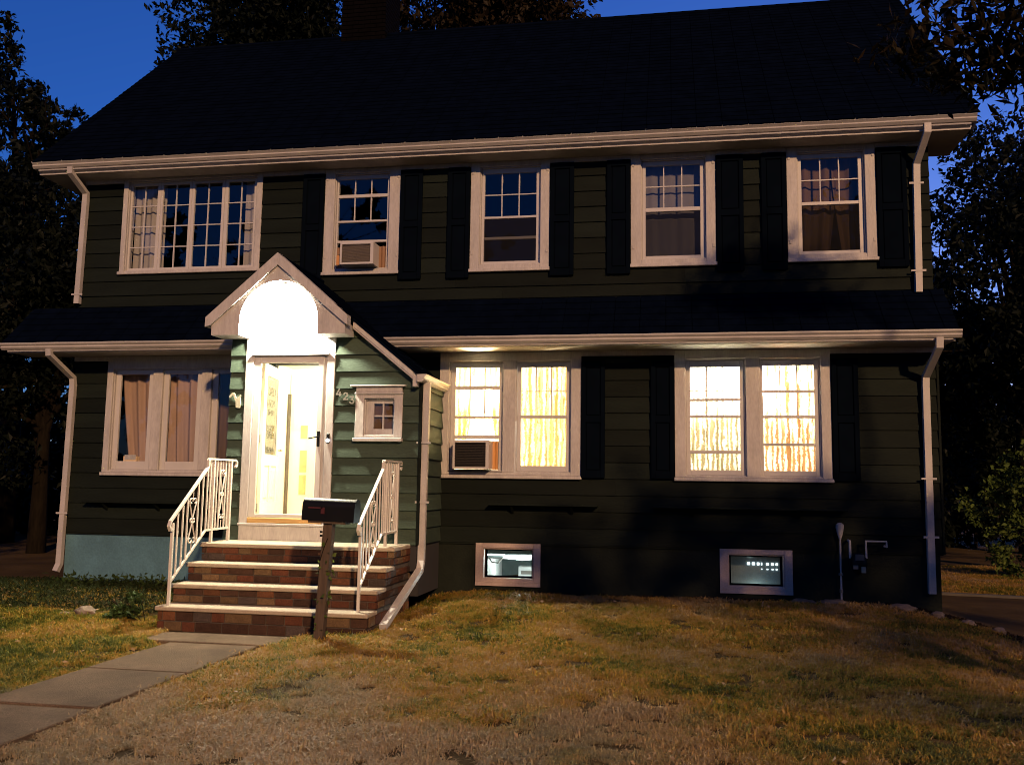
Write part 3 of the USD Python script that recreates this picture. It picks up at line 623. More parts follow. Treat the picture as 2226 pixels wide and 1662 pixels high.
obj('sill_board', bx(-3.905, -2.725, PW - .05, PW, 0.987, 1.016, .004), 'white_paint', dc)
obj('threshold', bx(-3.784, -2.835, PW - .045, PW + .06, 1.018, 1.082, .006), 'threshold_wood', dc)
for dz in (.93, .885):
    obj('vent_slot', cat([bx(-2.845, -2.815, PW - .034, PW - .0305, dz - .012, dz + .012), bx(-2.805, -2.79, PW - .034, PW - .0305, dz - .006, dz + .006)]), 'black_metal', dc)
# storm door
sd = grp('storm_door', house)
a, b, c, d, g0, g1, h0, h1 = -3.784, -2.880, 1.084, 3.052, -3.698, -2.948, 1.130, 2.97
y0, y1 = PW - .022, PW + .015
for q in ((a, g0, c, d), (g1, b, c, d)): obj('stile', bx(q[0], q[1], y0, y1, q[2], q[3], .005), 'white_vinyl', sd)
obj('rail', bx(g0, g1, y0, y1, h1, d, .005), 'white_vinyl', sd); obj('rail', bx(g0, g1, y0, y1, c, h0, .005), 'white_vinyl', sd)
obj('glass', (np.array([(g0, PW, h0), (g1, PW, h0), (g1, PW, h1), (g0, PW, h1)]), np.array([(0, 1, 2, 3)])), 'window_glass', sd)
obj('handle', cat([bx(-2.93, -2.895, y0 - .018, y0, 1.945, 2.135, .005), tube([(-2.912, y0 - .02, 2.06), (-2.92, y0 - .055, 2.06), (-2.99, y0 - .06, 2.045), (-3.02, y0 - .055, 2.04)], .009, 8)]), 'black_metal', sd)
# inner door, swung open into the hall
idr = grp('inner_door', house)
th = math.radians(100); hx, hy = -3.735, -0.915
def leaf(m):
    m = m.copy(); m.apply_transform(trimesh.transformations.rotation_matrix(th, (0, 0, 1))); m.apply_translation((hx, hy, 0)); return m
L = 0.84
obj('leaf_frame', leaf(cat([bx(0, .13, -.02, .02, 1.03, 3.0), bx(L - .13, L, -.02, .02, 1.03, 3.0), bx(.13, L - .13, -.02, .02, 2.86, 3.0), bx(.13, L - .13, -.02, .02, 1.72, 1.86), bx(.13, L - .13, -.02, .02, 1.03, 1.26), bx(L / 2 - .04, L / 2 + .04, -.02, .02, 1.26, 1.72)])), 'hall_plaster', idr)
for q0, q1 in ((.13, L / 2 - .04), (L / 2 + .04, L - .13)):
    obj('panel', leaf(cat([bx(q0, q1, -.006, .006, 1.26, 1.72), bx(q0 + .045, q1 - .045, -.016, .016, 1.31, 1.67, .008)])), 'hall_plaster', idr)
obj('pane', leaf(bx(.13, L - .13, -.003, .003, 1.86, 2.86)), 'window_glass', idr)
iw = []
for k in range(6):
    zc = 1.93 + k * .15 + .03 * math.sin(k * 2.3); s = np.linspace(0, 2 * math.pi * (1.2 - .12 * (k % 3)), 20) * (1 if k % 2 else -1)
    for sg in (-1, 1):
        rr = .015 + (.035 + .022 * (k % 3)) * (1 - s / s[-1]); iw.append(tube(np.stack([L / 2 + sg * (.075 - rr * np.cos(s)), np.zeros_like(s) - .012, zc + rr * np.sin(s)], 1), .0035, 5))
for q in (.17, L - .17): iw.append(tube([(q, -.012, 1.87), (q, -.012, 2.85)], .006, 5))
obj('ironwork', leaf(cat(iw)), 'number_metal', idr)
obj('lever', leaf(tube([(L - .06, -.02, 1.93), (L - .06, -.07, 1.93), (L - .15, -.075, 1.93)], .009, 6)), 'black_metal', idr)
obj('jamb', bx(-3.80, -3.755, -0.955, -0.90, 1.02, 3.03), 'orange_wood', idr)
for z in (1.2, 2.05, 2.85): obj('hinge', bx(-3.754, -3.742, -0.95, -0.905, z - .05, z + .05), 'number_metal', idr)
# hall: far door with glass panes, wood framed pictures and light
hd = grp('hall_door', house)
obj('door_leaf', bx(-4.02, -3.62, .575, .612, .98, 3.02, .004), 'hall_plaster', hd)
for z0, z1 in ((1.35, 1.62), (1.66, 1.96), (2.13, 2.31)): obj('amber_pane', bx(-3.84, -3.74, .566, .574, z0, z1), 'amber_glass', hd)
obj('door_edge', bx(-4.024, -4.00, .50, .57, 1.0, 2.75), 'grille_brown', hd)
hl = grp('hall_lamp', label='glowing globe lamp on the entrance hall ceiling behind the front door', cat='lamp', loc=(-3.0, -0.35, 3.115))
obj('canopy', lathe([(0, 0), (.12, 0), (.11, -.03), (0, -.035)]), 'number_metal', hl)
obj('bulb', trimesh.creation.icosphere(2, 0.04).apply_translation((0, 0, -.08)), 'porch_bulb', hl, smooth=True)
lamp(pth(hl) + '/bulb_light', (0, 0, -.10), .065, HALL_POWER, (1.0, 0.86, 0.56))
# small porch window
w = grp('porch_window', house)
casing(w, -2.456, -1.867, 2.015, 2.60, [(-2.35, -1.972, 2.085, 2.53)], y=-0.035, sill=False)
for p in Usd.PrimRange(stage.GetPrimAtPath(pth(w))):
    if p.IsA(UsdGeom.Mesh): UsdGeom.Xformable(p).AddTranslateOp().Set(Gf.Vec3d(0, PW, 0))
obj('frieze', bx(-2.45, -1.873, PW - .045, PW, 2.60, 2.668, .004), 'white_paint', w); obj('frieze_mould', bx(-2.462, -1.861, PW - .055, PW, 2.578, 2.60, .004), 'white_paint', w)
obj('cap', bx(-2.515, -1.825, PW - .085, PW, 2.668, 2.688, .005), 'white_paint', w)
obj('sill', bx(-2.468, -1.855, PW - .075, PW, 2.010, 2.052, .006), 'white_paint', w)
sy = PW + .035
obj('sash', cat([bx(-2.336, -2.245, sy, sy + .03, 2.10, 2.516), bx(-2.005, -1.986, sy, sy + .03, 2.10, 2.516), bx(-2.245, -2.005, sy, sy + .03, 2.47, 2.516), bx(-2.245, -2.005, sy, sy + .03, 2.10, 2.165)]), 'white_paint', w)
obj('muntin', bx(-2.136, -2.118, sy + .002, sy + .025, 2.165, 2.47), 'white_paint', w); obj('muntin', bx(-2.245, -2.005, sy + .004, sy + .023, 2.312, 2.330), 'white_paint', w)
for a, b in ((-2.245, -2.127), (-2.127, -2.005)):
    for c, d in ((2.165, 2.321), (2.321, 2.47)):
        obj('pane', (np.array([(a, sy + .015, c), (b, sy + .015, c), (b, sy + .015, d), (a, sy + .015, d)]), np.array([(0, 1, 2, 3)])), 'window_glass', w)
obj('blind', bx(-2.34, -1.98, sy + .05, sy + .055, 2.10, 2.52), 'drape_brown', w)

# window box ledges under the lower windows
for x0, x1 in ((-6.67, -5.25), (-0.99, 0.39), (1.07, 3.35)):
    b = grp('flower_box_ledge', house)
    obj('shelf', bx(x0, x1, -0.17, -0.027, 1.262 - (0.06 if x0 < -4 else 0), 1.282 - (0.06 if x0 < -4 else 0), .004), 'green_siding', b)
    for f in (.2, .75):
        x = x0 + (x1 - x0) * f; z = 1.262 - (0.06 if x0 < -4 else 0)
        obj('bracket', ext_yz(Polygon([(-.15, z), (-.027, z), (-.027, z - .10)]), x, x + .03), 'green_siding', b)

# ------------------------------------------------------------------ brick steps
st = grp('front_steps', label='brick front steps with pale stone treads and a landing before the door', cat='steps')
SX0, SX1, RISE = -4.03, -1.735, 0.2025
fronts = [-2.585, -2.295, -2.005, -1.725]          # nosing of tread 1..3 and landing
bm = ['red_brick', 'brown_brick', 'brown_brick', 'red_brick', 'tan_brick', 'grey_brick', 'orange_brick', 'brown_brick']
def brick(m, mt): obj('brick', m, mt, st)
core = []
for i, yf in enumerate(fronts):
    zt = RISE * (i + 1); yr = yf + .03
    back = -1.0 if i == 3 else fronts[i + 1] + .06
    core.append(bx(SX0 + .022, SX1 - .022, yr + .010, back, -0.25, zt - .047))
    nose = -0.0 if i < 3 else 0
    obj('landing_slab' if i == 3 else 'tread', bx(SX0 - .022, SX1 + .012, yf, (PW - .03) if i == 3 else fronts[i + 1] + .032, zt - .046, zt, .008), 'tread_stone', st)
    zb = RISE * i if i else -0.06
    rows = 2; hh = (zt - .048 - zb) / rows
    for r in range(rows):
        x = SX0 - random.uniform(0, .15)
        while x < SX1 - .02:
            l = random.choice([.20, .205, .21, .30, .15, .20]); a, b2 = max(x, SX0), min(x + l - .010, SX1)
            if b2 - a > .03: brick(bx(a, b2, yr - random.uniform(0, .004), yr + .06, zb + r * hh + .009, zb + (r + 1) * hh - .001, .004), random.choice(bm))
            x += l
    # right and left flanks
    y_end = back if i < 3 else PW
    for r in range(rows):
        for xs, xe in ((SX1 - .06, SX1 + random.uniform(0, .003)), (SX0 - random.uniform(0, .003), SX0 + .06)):
            y = yr + .062 + random.uniform(0, .03) * (r % 2)
            while y < -1.05:
                l = random.choice([.20, .21, .10]); e2 = min(y + l - .010, -1.05)
                if e2 - y > .03: brick(bx(xs, xe, y, e2, zb + r * hh + .009, zb + (r + 1) * hh - .001, .004), random.choice(bm))
                y += l
obj('mortar_core', cat(core), 'mortar', st)

# ------------------------------------------------------------------ iron handrails
def scroll(c, r, sg, up=1):
    s = np.linspace(0, 1.6 * math.pi, 16); rr = r * (1 - .55 * s / s[-1])
    return np.stack([np.zeros_like(s), c[1] + sg * (r - rr * np.cos(s)) * 1.0, c[2] + up * rr * np.sin(s)], 1)
def make_rail(x, label, dy=0.0):
    r = grp('handrail', loc=(x, dy, 0), label=label, cat='handrail', group='white iron handrails beside the front steps')
    lowY, lowZ, bendY, bendZ, topZ, endY = -2.50, 1.06, -1.80, 1.665, 1.765, -1.20
    top = [(0, lowY + .0, lowZ - .07), (0, lowY - .045, lowZ - .075), (0, lowY - .075, lowZ - .03), (0, lowY - .05, lowZ + .02), (0, bendY - .01, bendZ), (0, bendY, bendZ + .02), (0, bendY, topZ - .02), (0, bendY + .02, topZ), (0, endY + .05, topZ + .003), (0, endY + .085, topZ - .02), (0, endY + .085, topZ - .06), (0, endY + .05, topZ - .08)]
    obj('top_rail', tube(top, 1, rect=(.034, .022)), 'rail_paint', r)
    lpost, bpost = -1.665, -1.25
    obj('bottom_rail', tube([(0, lowY + .0, .44), (0, bendY, .955), (0, endY - .04, .962)], 1, rect=(.022, .022)), 'rail_paint', r)
    obj('post', bx(-.014, .014, lowY - .014, lowY + .014, .20, lowZ), 'rail_paint', r)
    obj('post', bx(-.014, .014, lpost - .014, lpost + .014, .81, topZ), 'rail_paint', r)
    obj('post', bx(-.016, .016, bpost - .016, bpost + .016, .81, topZ), 'rail_paint', r)
    def zb(y): return .44 + (y - lowY) / (bendY - lowY) * (.955 - .44) if y < bendY else .958
    def zt(y): return lowZ + .02 + (y - lowY) / (bendY - lowY) * (bendZ - lowZ - .02) if y < bendY else topZ
    for y in (-2.40, -2.30, -2.21, -1.99, -1.895, -1.80, -1.735, -1.585, -1.515, -1.375, -1.31):
        obj('baluster', bx(-.007, .007, y - .007, y + .007, zb(y), zt(y)), 'rail_paint', r)
    for yc, hw in ((-2.10, .078), (-1.445, .060)):
        z0, z1 = zb(yc) + .03, zt(yc) - .03; zm = (z0 + z1) / 2; h = (z1 - z0); ms = [tube([(0, yc, zb(yc)), (0, yc, z0 + .1 * h)], .006, 6), tube([(0, yc, z1 - .12 * h), (0, yc, zt(yc))], .006, 6)]
        for sg in (-1, 1):
            for zc, u in ((z1 - .16 * h, 1), (z0 + .16 * h, -1)):
                ms.append(tube(scroll((0, yc, zc), hw * .5, sg, u), .0085, 6))
                ms.append(tube(scroll((0, yc, zm), hw * .34, sg, u), .008, 6))
                q = np.linspace(0, 1, 9)
                ms.append(tube(np.stack([0 * q, yc + sg * hw * (1 - q) ** 1.2 + 0 * q, zc + (zm - zc) * q - u * .0], 1), .008, 6))
        obj('scroll_panel', cat(ms), 'rail_paint', r)
    return r
make_rail(-3.945, 'white iron handrail with scrolls on the left side of the steps, beneath the triple window')
make_rail(-1.868, 'white iron handrail with scrolls on the right side of the steps, behind the mailbox', 0.05)

# ------------------------------------------------------------------ mailbox and its vine
mbz = float(height(-2.09, -2.95))
mb = grp('mailbox', loc=(-2.085, -2.95, mbz), label='black mailbox with a red flag on a leaning wooden post before the steps', cat='mailbox')
obj('post', tube([(0, 0, -.25), (.004, 0, 0), (.07, 0, 1.16)], 1, rect=(.092, .092)), 'wood_post', mb)
dome = Polygon([(-.085, 0), (.085, 0), (.085, .135)] + [(.085 * math.cos(a), .135 + .085 * math.sin(a)) for a in np.linspace(0, math.pi, 14)[1:-1]] + [(-.085, .135)])
tilt = trimesh.transformations.rotation_matrix(math.radians(1.9), (0, 1, 0))
def mbt(m):
    m.apply_transform(tilt); m.apply_translation((.075, 0, 1.165)); return m
obj('box', mbt(ext_yz(dome, -.265, .255)), 'black_metal', mb, smooth=35)
obj('door', mbt(ext_yz(dome.buffer(.004), .256, .272)), 'black_metal', mb, smooth=35)
obj('base_board', mbt(bx(-.20, .18, -.075, .075, -.022, -.001)), 'wood_post', mb)
obj('flag', mbt(cat([bx(-.20, -.055, -.094, -.090, .118, .132), bx(-.068, -.03, -.094, -.090, .07, .132)])), 'red_flag', mb)
def leaves(centers, size, seed, fold=0.25, aspect=0.55, up=0.3, long=False, nrm=None):
    """folded leaf blades (4 triangles each) at the centres, turned at random"""
    r = np.random.default_rng(seed); n = len(centers); c = np.asarray(centers, float)
    d = r.normal(size=(n, 3)); d[:, 2] -= 0.35; d /= np.linalg.norm(d, axis=1, keepdims=True)
    s = r.normal(size=(n, 3)); s[:, 2] *= 0.5; s -= d * (s * d).sum(1, keepdims=True); s /= np.linalg.norm(s, axis=1, keepdims=True)
    u = np.cross(d, s); L = size * r.uniform(.6, 1.3, (n, 1)); Wd = L * aspect * r.uniform(.7, 1.2, (n, 1)) * .5
    base, tip, mid = c - d * L / 2, c + d * L / 2, c - d * L * .05
    a, b = mid + s * Wd + u * Wd * fold, mid - s * Wd + u * Wd * fold
    V = np.stack([base, a, tip, b], 1).reshape(-1, 3); i = np.arange(n)[:, None] * 4
    F = np.vstack([i + np.array([[0, 1, 2]]), i + np.array([[0, 2, 3]])])
    return trimesh.Trimesh(V, F, process=False)
pts = []
rv = np.random.default_rng(5)
for k in range(46):
    z = rv.uniform(.05, .95); a = rv.uniform(0, 2 * math.pi); pts.append((-2.085 + .06 * z + .075 * math.cos(a), -2.95 + .075 * math.sin(a), mbz + z))
vn = grp('climbing_vine', label='thin green vine climbing the leaning mailbox post', cat='plant')
obj('leaves', leaves(pts, .055, 3, aspect=.8), 'leaf_shrub', vn)
obj('stem', tube([(-2.085 + .06 * z + .062 * math.cos(5 * z), -2.95 + .062 * math.sin(5 * z), mbz + z) for z in np.linspace(0, 1, 30)], .004, 5), 'bark', vn)

# ------------------------------------------------------------------ fixtures
pl = grp('porch_light', loc=(-3.33, -1.24, 3.62), label='glaring globe lamp hanging inside the white arch over the front door', cat='lamp')
obj('bulb', trimesh.creation.icosphere(3, 0.055), 'porch_bulb', pl, smooth=True)
obj('holder', lathe([(0, .30), (.05, .30), (.045, .27), (.012, .26), (.012, .08), (.03, .07), (.03, .045)], 16), 'number_metal', pl)
obj('cage', cat([tube([(.07 * math.sin(a) * math.cos(b), .07 * math.sin(a) * math.sin(b), .07 * math.cos(a)) for a in np.linspace(.3, 2.8, 10)], .003, 4) for b in np.linspace(0, 2 * math.pi, 7)[:-1]]), 'black_metal', pl)
lamp(pth(pl) + '/bulb_light', (0, 0, -.02), .075, PORCH_POWER, (1.0, 0.90, 0.66))
db = grp('doorbell', loc=(-2.783, PW - .036, 2.045), label='small black doorbell with a glowing white button on the door casing', cat='doorbell')
obj('case', bx(-.020, .020, -.02, 0, -.06, .06, .006), 'black_metal', db)
obj('button', lathe([(0, .006), (.019, .004), (.022, 0)], 20).apply_transform(trimesh.transformations.rotation_matrix(math.pi / 2, (1, 0, 0))).apply_translation((0, -.022, -.025)), 'bell_light', db)
hn = grp('house_number', loc=(-2.70, PW - .032, 2.60), label='metal house number 423 stepping down the siding between door and small window', cat='house number')
for ch_, dx, dz in (('4', -.012, -.045), ('2', .077, -.09), ('3', .158, -.135)):
    m = meshkit.text_mesh(ch_, .088, .012, bold=True); m.apply_transform(trimesh.transformations.rotation_matrix(math.pi / 2, (1, 0, 0))); m.apply_translation((dx, 0, dz)); obj('digit', m, 'number_metal', hn)
orn = LineString([(-.062, .052), (-.045, .078), (-.030, .072), (.0, .0), (.022, -.03), (.03, -.075)]).buffer(.012)
orn = unary_union([orn, LineString([(-.078, .038), (-.060, .056)]).buffer(.014), Polygon([(.0, .01), (.045, .035), (.058, -.05), (.05, -.095), (.012, -.09), (.008, -.04)]).buffer(.008), LineString([(.045, .03), (.055, .05)]).buffer(.008)])
wo = grp('wall_ornament', loc=(-4.0, PW - .032, 2.515), label='small cream long-necked animal ornament on the siding left of the door', cat='ornament')
obj('figure', ext_xz(orn, -.014, 0), 'ornament_cream', wo)

def air_conditioner(x0, x1, z0, z1, label, sx0, sx1, panel, stick=False, gm_='grille_brown'):
    a = grp('window_air_conditioner', loc=((x0 + x1) / 2, 0, z0), label=label, cat='air conditioner'); w2, h = (x1 - x0) / 2, z1 - z0; yf = -.20
    obj('case', cat([bx(-w2, w2, yf + .02, .10, h - .012, h), bx(-w2, w2, yf + .02, .10, 0, .012), bx(-w2, -w2 + .012, yf + .02, .10, .012, h - .012), bx(w2 - .012, w2, yf + .02, .10, .012, h - .012), bx(-w2 + .012, w2 - .012, .06, .10, .012, h - .012)]), 'white_vinyl', a)
    f = .026
    obj('bezel', cat([bx(-w2, w2, yf, yf + .02, h - f, h), bx(-w2, w2, yf, yf + .02, 0, f), bx(-w2, -w2 + f, yf, yf + .02, f, h - f), bx(w2 - f * 1.6, w2, yf, yf + .02, f, h - f)]), 'white_vinyl', a)
    obj('coil', bx(-w2 + f, w2 - f * 1.6, yf + .03, yf + .05, f, h - f), gm_, a)
    n = 15
    obj('grille', cat([bx(-w2 + f, w2 - f * 1.6, yf + .006, yf + .014, f + (h - 2 * f) * (k + .3) / n, f + (h - 2 * f) * (k + .62) / n) for k in range(n)]), gm_, a)
    cx = (x0 + x1) / 2
    for q0, q1 in ((sx0 - cx, -w2), (w2, sx1 - cx)):
        if q1 - q0 > .02:
            n = max(2, int((q1 - q0) / .022)); ys = [(.045 + .012 * (k % 2)) for k in range(n + 1)]; V, F = [], []
            for k in range(n + 1): V += [(q0 + (q1 - q0) * k / n, ys[k], 0), (q0 + (q1 - q0) * k / n, ys[k], h)]
            for k in range(n): F += [(2 * k, 2 * k + 2, 2 * k + 3), (2 * k, 2 * k + 3, 2 * k + 1)]
            obj('side_curtain', trimesh.Trimesh(np.array(V), np.array(F), process=False), panel, a)
    if stick: obj('wedge', bx(-w2 - .055, -w2 - .02, yf + .02, yf + .05, .0, .13), 'orange_wood', a)
air_conditioner(-3.065, -2.60, 4.415, 4.715, 'white window air conditioner in the upstairs window above the entrance gable', -3.20, -2.50, 'side_panel_brown', True)
air_conditioner(-1.455, -0.985, 1.715, 2.075, 'white window air conditioner below the lit window beside the entrance', -1.49, -0.905, 'orange_wood', gm_='grille_black')

# curtains: pleated cloth hanging inside the windows
def cloth(x0, x1, z0, z1, y, amp, freq, seed, pinch=0.0, side=0):
    nx, nz = max(24, int((x1 - x0) * 110)), 14; r = np.random.default_rng(seed); ph = r.uniform(0, 6, 3); V, F = [], []
    for i in range(nx + 1):
        for j in range(nz + 1):
            u, v = i / nx, j / nz
            x = x0 + (x1 - x0) * u
            if pinch:                                               # tied back towards one side lower down
                k = pinch * (1 - v) ** 1.3; x = x * (1 - k) + (x0 if side < 0 else x1) * k
            V.append((x, y + amp * (math.sin(u * (x1 - x0) * freq + ph[0]) + .5 * math.sin(u * (x1 - x0) * freq * 1.73 + ph[1] + v)), z0 + (z1 - z0) * v))
    for i in range(nx):
        for j in range(nz):
            a = i * (nz + 1) + j; F += [(a, a + nz + 1, a + nz + 2), (a, a + nz + 2, a + 1)]
    return trimesh.Trimesh(np.array(V), np.array(F), process=False)
def curtain(m, mt, label): return obj('curtain', m, mt, smooth=True, label=label, cat='curtain')
curtain(cloth(-0.66, 0.02, 1.70, 3.1, .17, .018, 55, 1), 'lace_gold', 'gold patterned net curtain filling the lit window right of the lower air conditioner')
curtain(cloth(-1.56, -1.20, 2.1, 3.1, .18, .014, 60, 2, .45, -1), 'lace_gold', 'left gold curtain half beside the table lamp in the lit window')
curtain(cloth(-1.12, -0.86, 2.1, 3.1, .18, .014, 60, 3, .55, 1), 'lace_gold', 'right gold curtain half beside the table lamp in the lit window')
curtain(cloth(1.48, 2.20, 1.67, 3.1, .17, .018, 50, 4), 'lace_cream', 'cream lace curtain in the left window of the lit right-hand pair')
curtain(cloth(2.38, 3.09, 1.67, 3.1, .17, .018, 50, 5), 'lace_rose', 'rosy lace curtain in the rightmost lit window')
curtain(cloth(-6.39, -5.80, 1.66, 3.05, .20, .02, 32, 6, .30, 1), 'drape_pink', 'dusky pink drape in the left sash of the triple window')
curtain(cloth(-5.72, -5.02, 1.66, 3.05, .20, .025, 34, 7, .10, 1), 'drape_pink', 'peach pleated drape in the middle sash of the triple window')
curtain(cloth(-4.95, -4.34, 1.66, 3.05, .22, .02, 34, 8), 'drape_brown', 'brown drape in the triple window sash next to the entrance')
curtain(cloth(-6.34, -5.87, 4.47, 5.75, .18, .012, 45, 9), 'sheer_grey', 'grey sheer curtain in the leftmost upstairs casement')
curtain(cloth(-4.64, -4.42, 4.47, 5.75, .18, .010, 45, 10), 'sheer_grey', 'narrow grey sheer at the right end of the upstairs casements')
curtain(cloth(0.93, 1.74, 4.41, 5.73, .17, .006, 30, 11), 'blind_grey', 'grey shade in the upstairs window third of the four single ones')
curtain(cloth(2.88, 3.40, 4.41, 5.73, .19, .02, 26, 12, .25, -1), 'drape_brown', 'brown drape on the left of the rightmost upstairs window')
curtain(cloth(3.30, 3.68, 4.41, 5.73, .21, .02, 26, 13, .35, 1), 'drape_brown', 'brown drape on the right of the rightmost upstairs window')
# lamps of the living room
tl = grp('table_lamp', loc=(-1.17, .52, 2.10), label='table lamp with a cone shade in the lit window above the air conditioner', cat='lamp')
obj('lamp_shade', lathe([(.25, .06), (.13, .36)], 28), 'lamp_shade_cloth', tl, smooth=True)
obj('stem', lathe([(0, -.5), (.09, -.5), (.09, -.47), (.03, -.42), (.06, -.25), (.03, -.1), (.012, .0), (.012, .2), (0, .2)], 16), 'ornament_cream', tl, smooth=True)
lamp(pth(tl) + '/bulb_light', (0, 0, .30), .06, ROOM_POWER * 0.55, (1.0, 0.76, 0.42))
sb_ = grp('side_table', loc=(-1.17, .52, 1.0), label='small wooden side table under the table lamp in the living room', cat='table')
obj('table_top', bx(-.3, .3, -.22, .22, .56, .6, .008), 'orange_wood', sb_)
for a in (-.26, .26):
    for b in (-.18, .18): obj('leg', bx(a - .02, a + .02, b - .02, b + .02, 0, .56), 'orange_wood', sb_)
fl = grp('floor_lamp', loc=(2.12, .62, 1.0), label='bright floor lamp behind the cream lace curtain of the right-hand pair', cat='lamp')
obj('pole', lathe([(0, 0), (.14, 0), (.14, .02), (.015, .04), (.015, 1.55), (0, 1.55)], 16), 'number_metal', fl, smooth=True)
obj('bowl', lathe([(.0, 1.52), (.06, 1.53), (.15, 1.62)], 20), 'lamp_shade_cloth', fl, smooth=True)
lamp(pth(fl) + '/bulb_light', (0, 0, 1.66), .06, ROOM_POWER * 1.15, (1.0, 0.93, 0.76))
bxn = grp('storage_box', loc=(-6.22, .115, 1.745), label='small cardboard box on the sill in the left sash of the triple window', cat='box')
obj('body', bx(-.02, .18, -.03, .05, 0, .10), 'cardboard', bxn); obj('flap', bx(.0, .17, -.034, -.031, .05, .12), 'white_paint', bxn)

# cellar behind the lit window
wm = grp('laundry_machine', loc=(-.50, 1.3, -.9), label='white laundry machine seen through the lit cellar window', cat='washing machine')
obj('body', bx(-.36, .36, -.3, .3, 0, 1.12, .01), 'white_vinyl', wm); obj('control_panel', bx(-.36, .36, .14, .3, 1.12, 1.28, .01), 'white_vinyl', wm); obj('trim', bx(-.32, .32, .128, .139, 1.17, 1.22), 'grille_brown', wm)
cb = grp('white_cabinet', loc=(-1.38, 1.2, -.9), label='tall white cabinet at the left of the lit cellar window', cat='cabinet')
obj('body', bx(-.24, .28, -.28, .28, 0, 1.52, .01), 'white_vinyl', cb); obj('door', bx(-.22, .26, -.30, -.282, .04, 1.48, .006), 'white_vinyl', cb)
for k in range(4): obj('ceiling_joist', bx(-1.86, .52, .45 + k * .5, .50 + k * .5, .62, .735), 'orange_wood' if k == 9 else 'cellar_wall', inside)
ct = grp('cellar_lamp', loc=(-.75, .75, .60), label='fluorescent tube lamp under the cellar ceiling behind the lit cellar window', cat='lamp')
obj('tube', tube([(-.5, 0, -.03), (.5, 0, -.03)], .016, 10), 'cellar_tube', ct); obj('housing', bx(-.55, .55, -.05, .05, -.01, .02), 'white_vinyl', ct)
lamp(pth(ct) + '/tube_light', (0, 0, -.06), .04, CELLAR_POWER, (0.82, 1.0, 0.96))
pp = grp('cellar_pipe', loc=(-.75, .62, .50), label='grey pipe with a hanging loop seen at the top of the lit cellar window', cat='pipe')
obj('run', tube([(-.55, 0, .06), (-.2, .1, .055), (.1, .25, .03), (.5, .5, .02)], .022, 8), 'zinc', pp); obj('loop', tube([(-.38, .03, .05), (-.34, .04, -.01), (-.26, .06, -.02), (-.2, .08, .05)], .010, 6), 'grille_brown', pp)
ls = grp('indicator_lights', loc=(2.27, .30, .575), label='row of small white lights added as glowing squares for windows mirrored in the right cellar pane', cat='reflections')  # glowing squares stand in for lit windows reflected in the pane
obj('board', bx(-.34, .40, .02, .03, -.4, .16), 'cellar_wall', ls)
for k, (dx, wd, dz, hh) in enumerate([(-.055, .034, 0, .03), (.005, .034, 0, .03), (.065, .028, 0, .03), (.115, .012, 0, .03), (.175, .03, 0, .026), (.235, .03, 0, .026), (.29, .026, 0, .026), (-.05, .04, .105, .014), (.0, .014, .105, .014), (.115, .012, -.055, .012), (.18, .02, -.055, .01), (.24, .024, -.055, .01), (.29, .02, -.055, .012)]):
    obj('light', bx(dx, dx + wd, .008, .018, dz, dz + hh), 'reflection_glow', ls)
lamp('/World/indicator_lights/glow_light', (.05, -.02, -.38), .02, 0.9, (0.85, 1.0, 0.97))  # unseen lamp added to brighten the board behind the pane

# gas meter and pipes on the right wall
gm = grp('gas_meter', loc=(3.45, -.02, .5), label='dark gas meter with paper tags and pipes on the right of the wall', cat='gas meter')
obj('body', blob((0, -.13, .16), (.10, .085, .13), 3, .03), 'black_metal', gm, smooth=True)
obj('dial_plate', bx(-.05, .05, -.225, -.214, .20, .27, .004), 'grille_brown', gm)
obj('tag', bx(-.075, -.02, -.222, -.217, .10, .145), 'number_metal', gm); obj('tag', bx(.015, .065, -.222, -.217, .06, .13), 'ornament_cream', gm)
obj('pipe', cat([tube([(-.09, -.13, .22), (-.09, -.13, .42), (-.09, -.02, .42)], .014, 8), tube([(.09, -.13, .22), (.09, -.13, .42), (.32, -.13, .42), (.32, -.13, .36), (.32, -.02, .36)], .014, 8)]), 'zinc', gm)
vp = grp('vent_pipe', loc=(3.265, -.07, .15), label='thin upright vent pipe with a hooded cap left of the gas meter', cat='pipe')
obj('pipe', tube([(0, 0, -.1), (0, 0, .80)], .011, 8), 'zinc', vp); obj('cap', lathe([(.012, .78), (.03, .84), (.048, .92), (.045, .955), (.02, .975), (0, .978)], 14), 'zinc', vp, smooth=40)
obj('clamp', cat([bx(-.02, .02, -.02, .05, .36, .385), bx(-.016, .016, -.02, .02, .16, .20)]), 'number_metal', vp)

# stones
def stone(x, y, r, label, seed, flat=.45):
    s = obj('stone', blob((x, y, float(height(x, y)) + r[2] * .35), r, 3, .22, seed), 'stone', smooth=True, label=label, cat='stone'); return s
stone(-5.15, -2.14, (.115, .09, .07), 'round tan stone lying in the dark left lawn', 1)
stone(-5.36, -2.20, (.06, .05, .03), 'small stone beside the round tan one on the left lawn', 2)
stone(2.80, -.24, (.17, .09, .05), 'flat edging stone below the right cellar window', 3)
stone(3.14, -.30, (.17, .10, .055), 'long pale edging stone left of the vent pipe', 4)
stone(3.86, -.42, (.16, .09, .05), 'edging stone between the gas meter and the right downspout', 5)
stone(4.22, -.50, (.07, .06, .05), 'upright stone below the right downspout', 6)
stone(4.50, -.58, (.08, .06, .045), 'end stone of the bed at the house corner', 7)
stone(4.78, -.70, (.07, .06, .05), 'reddish stone at the driveway edge', 8)

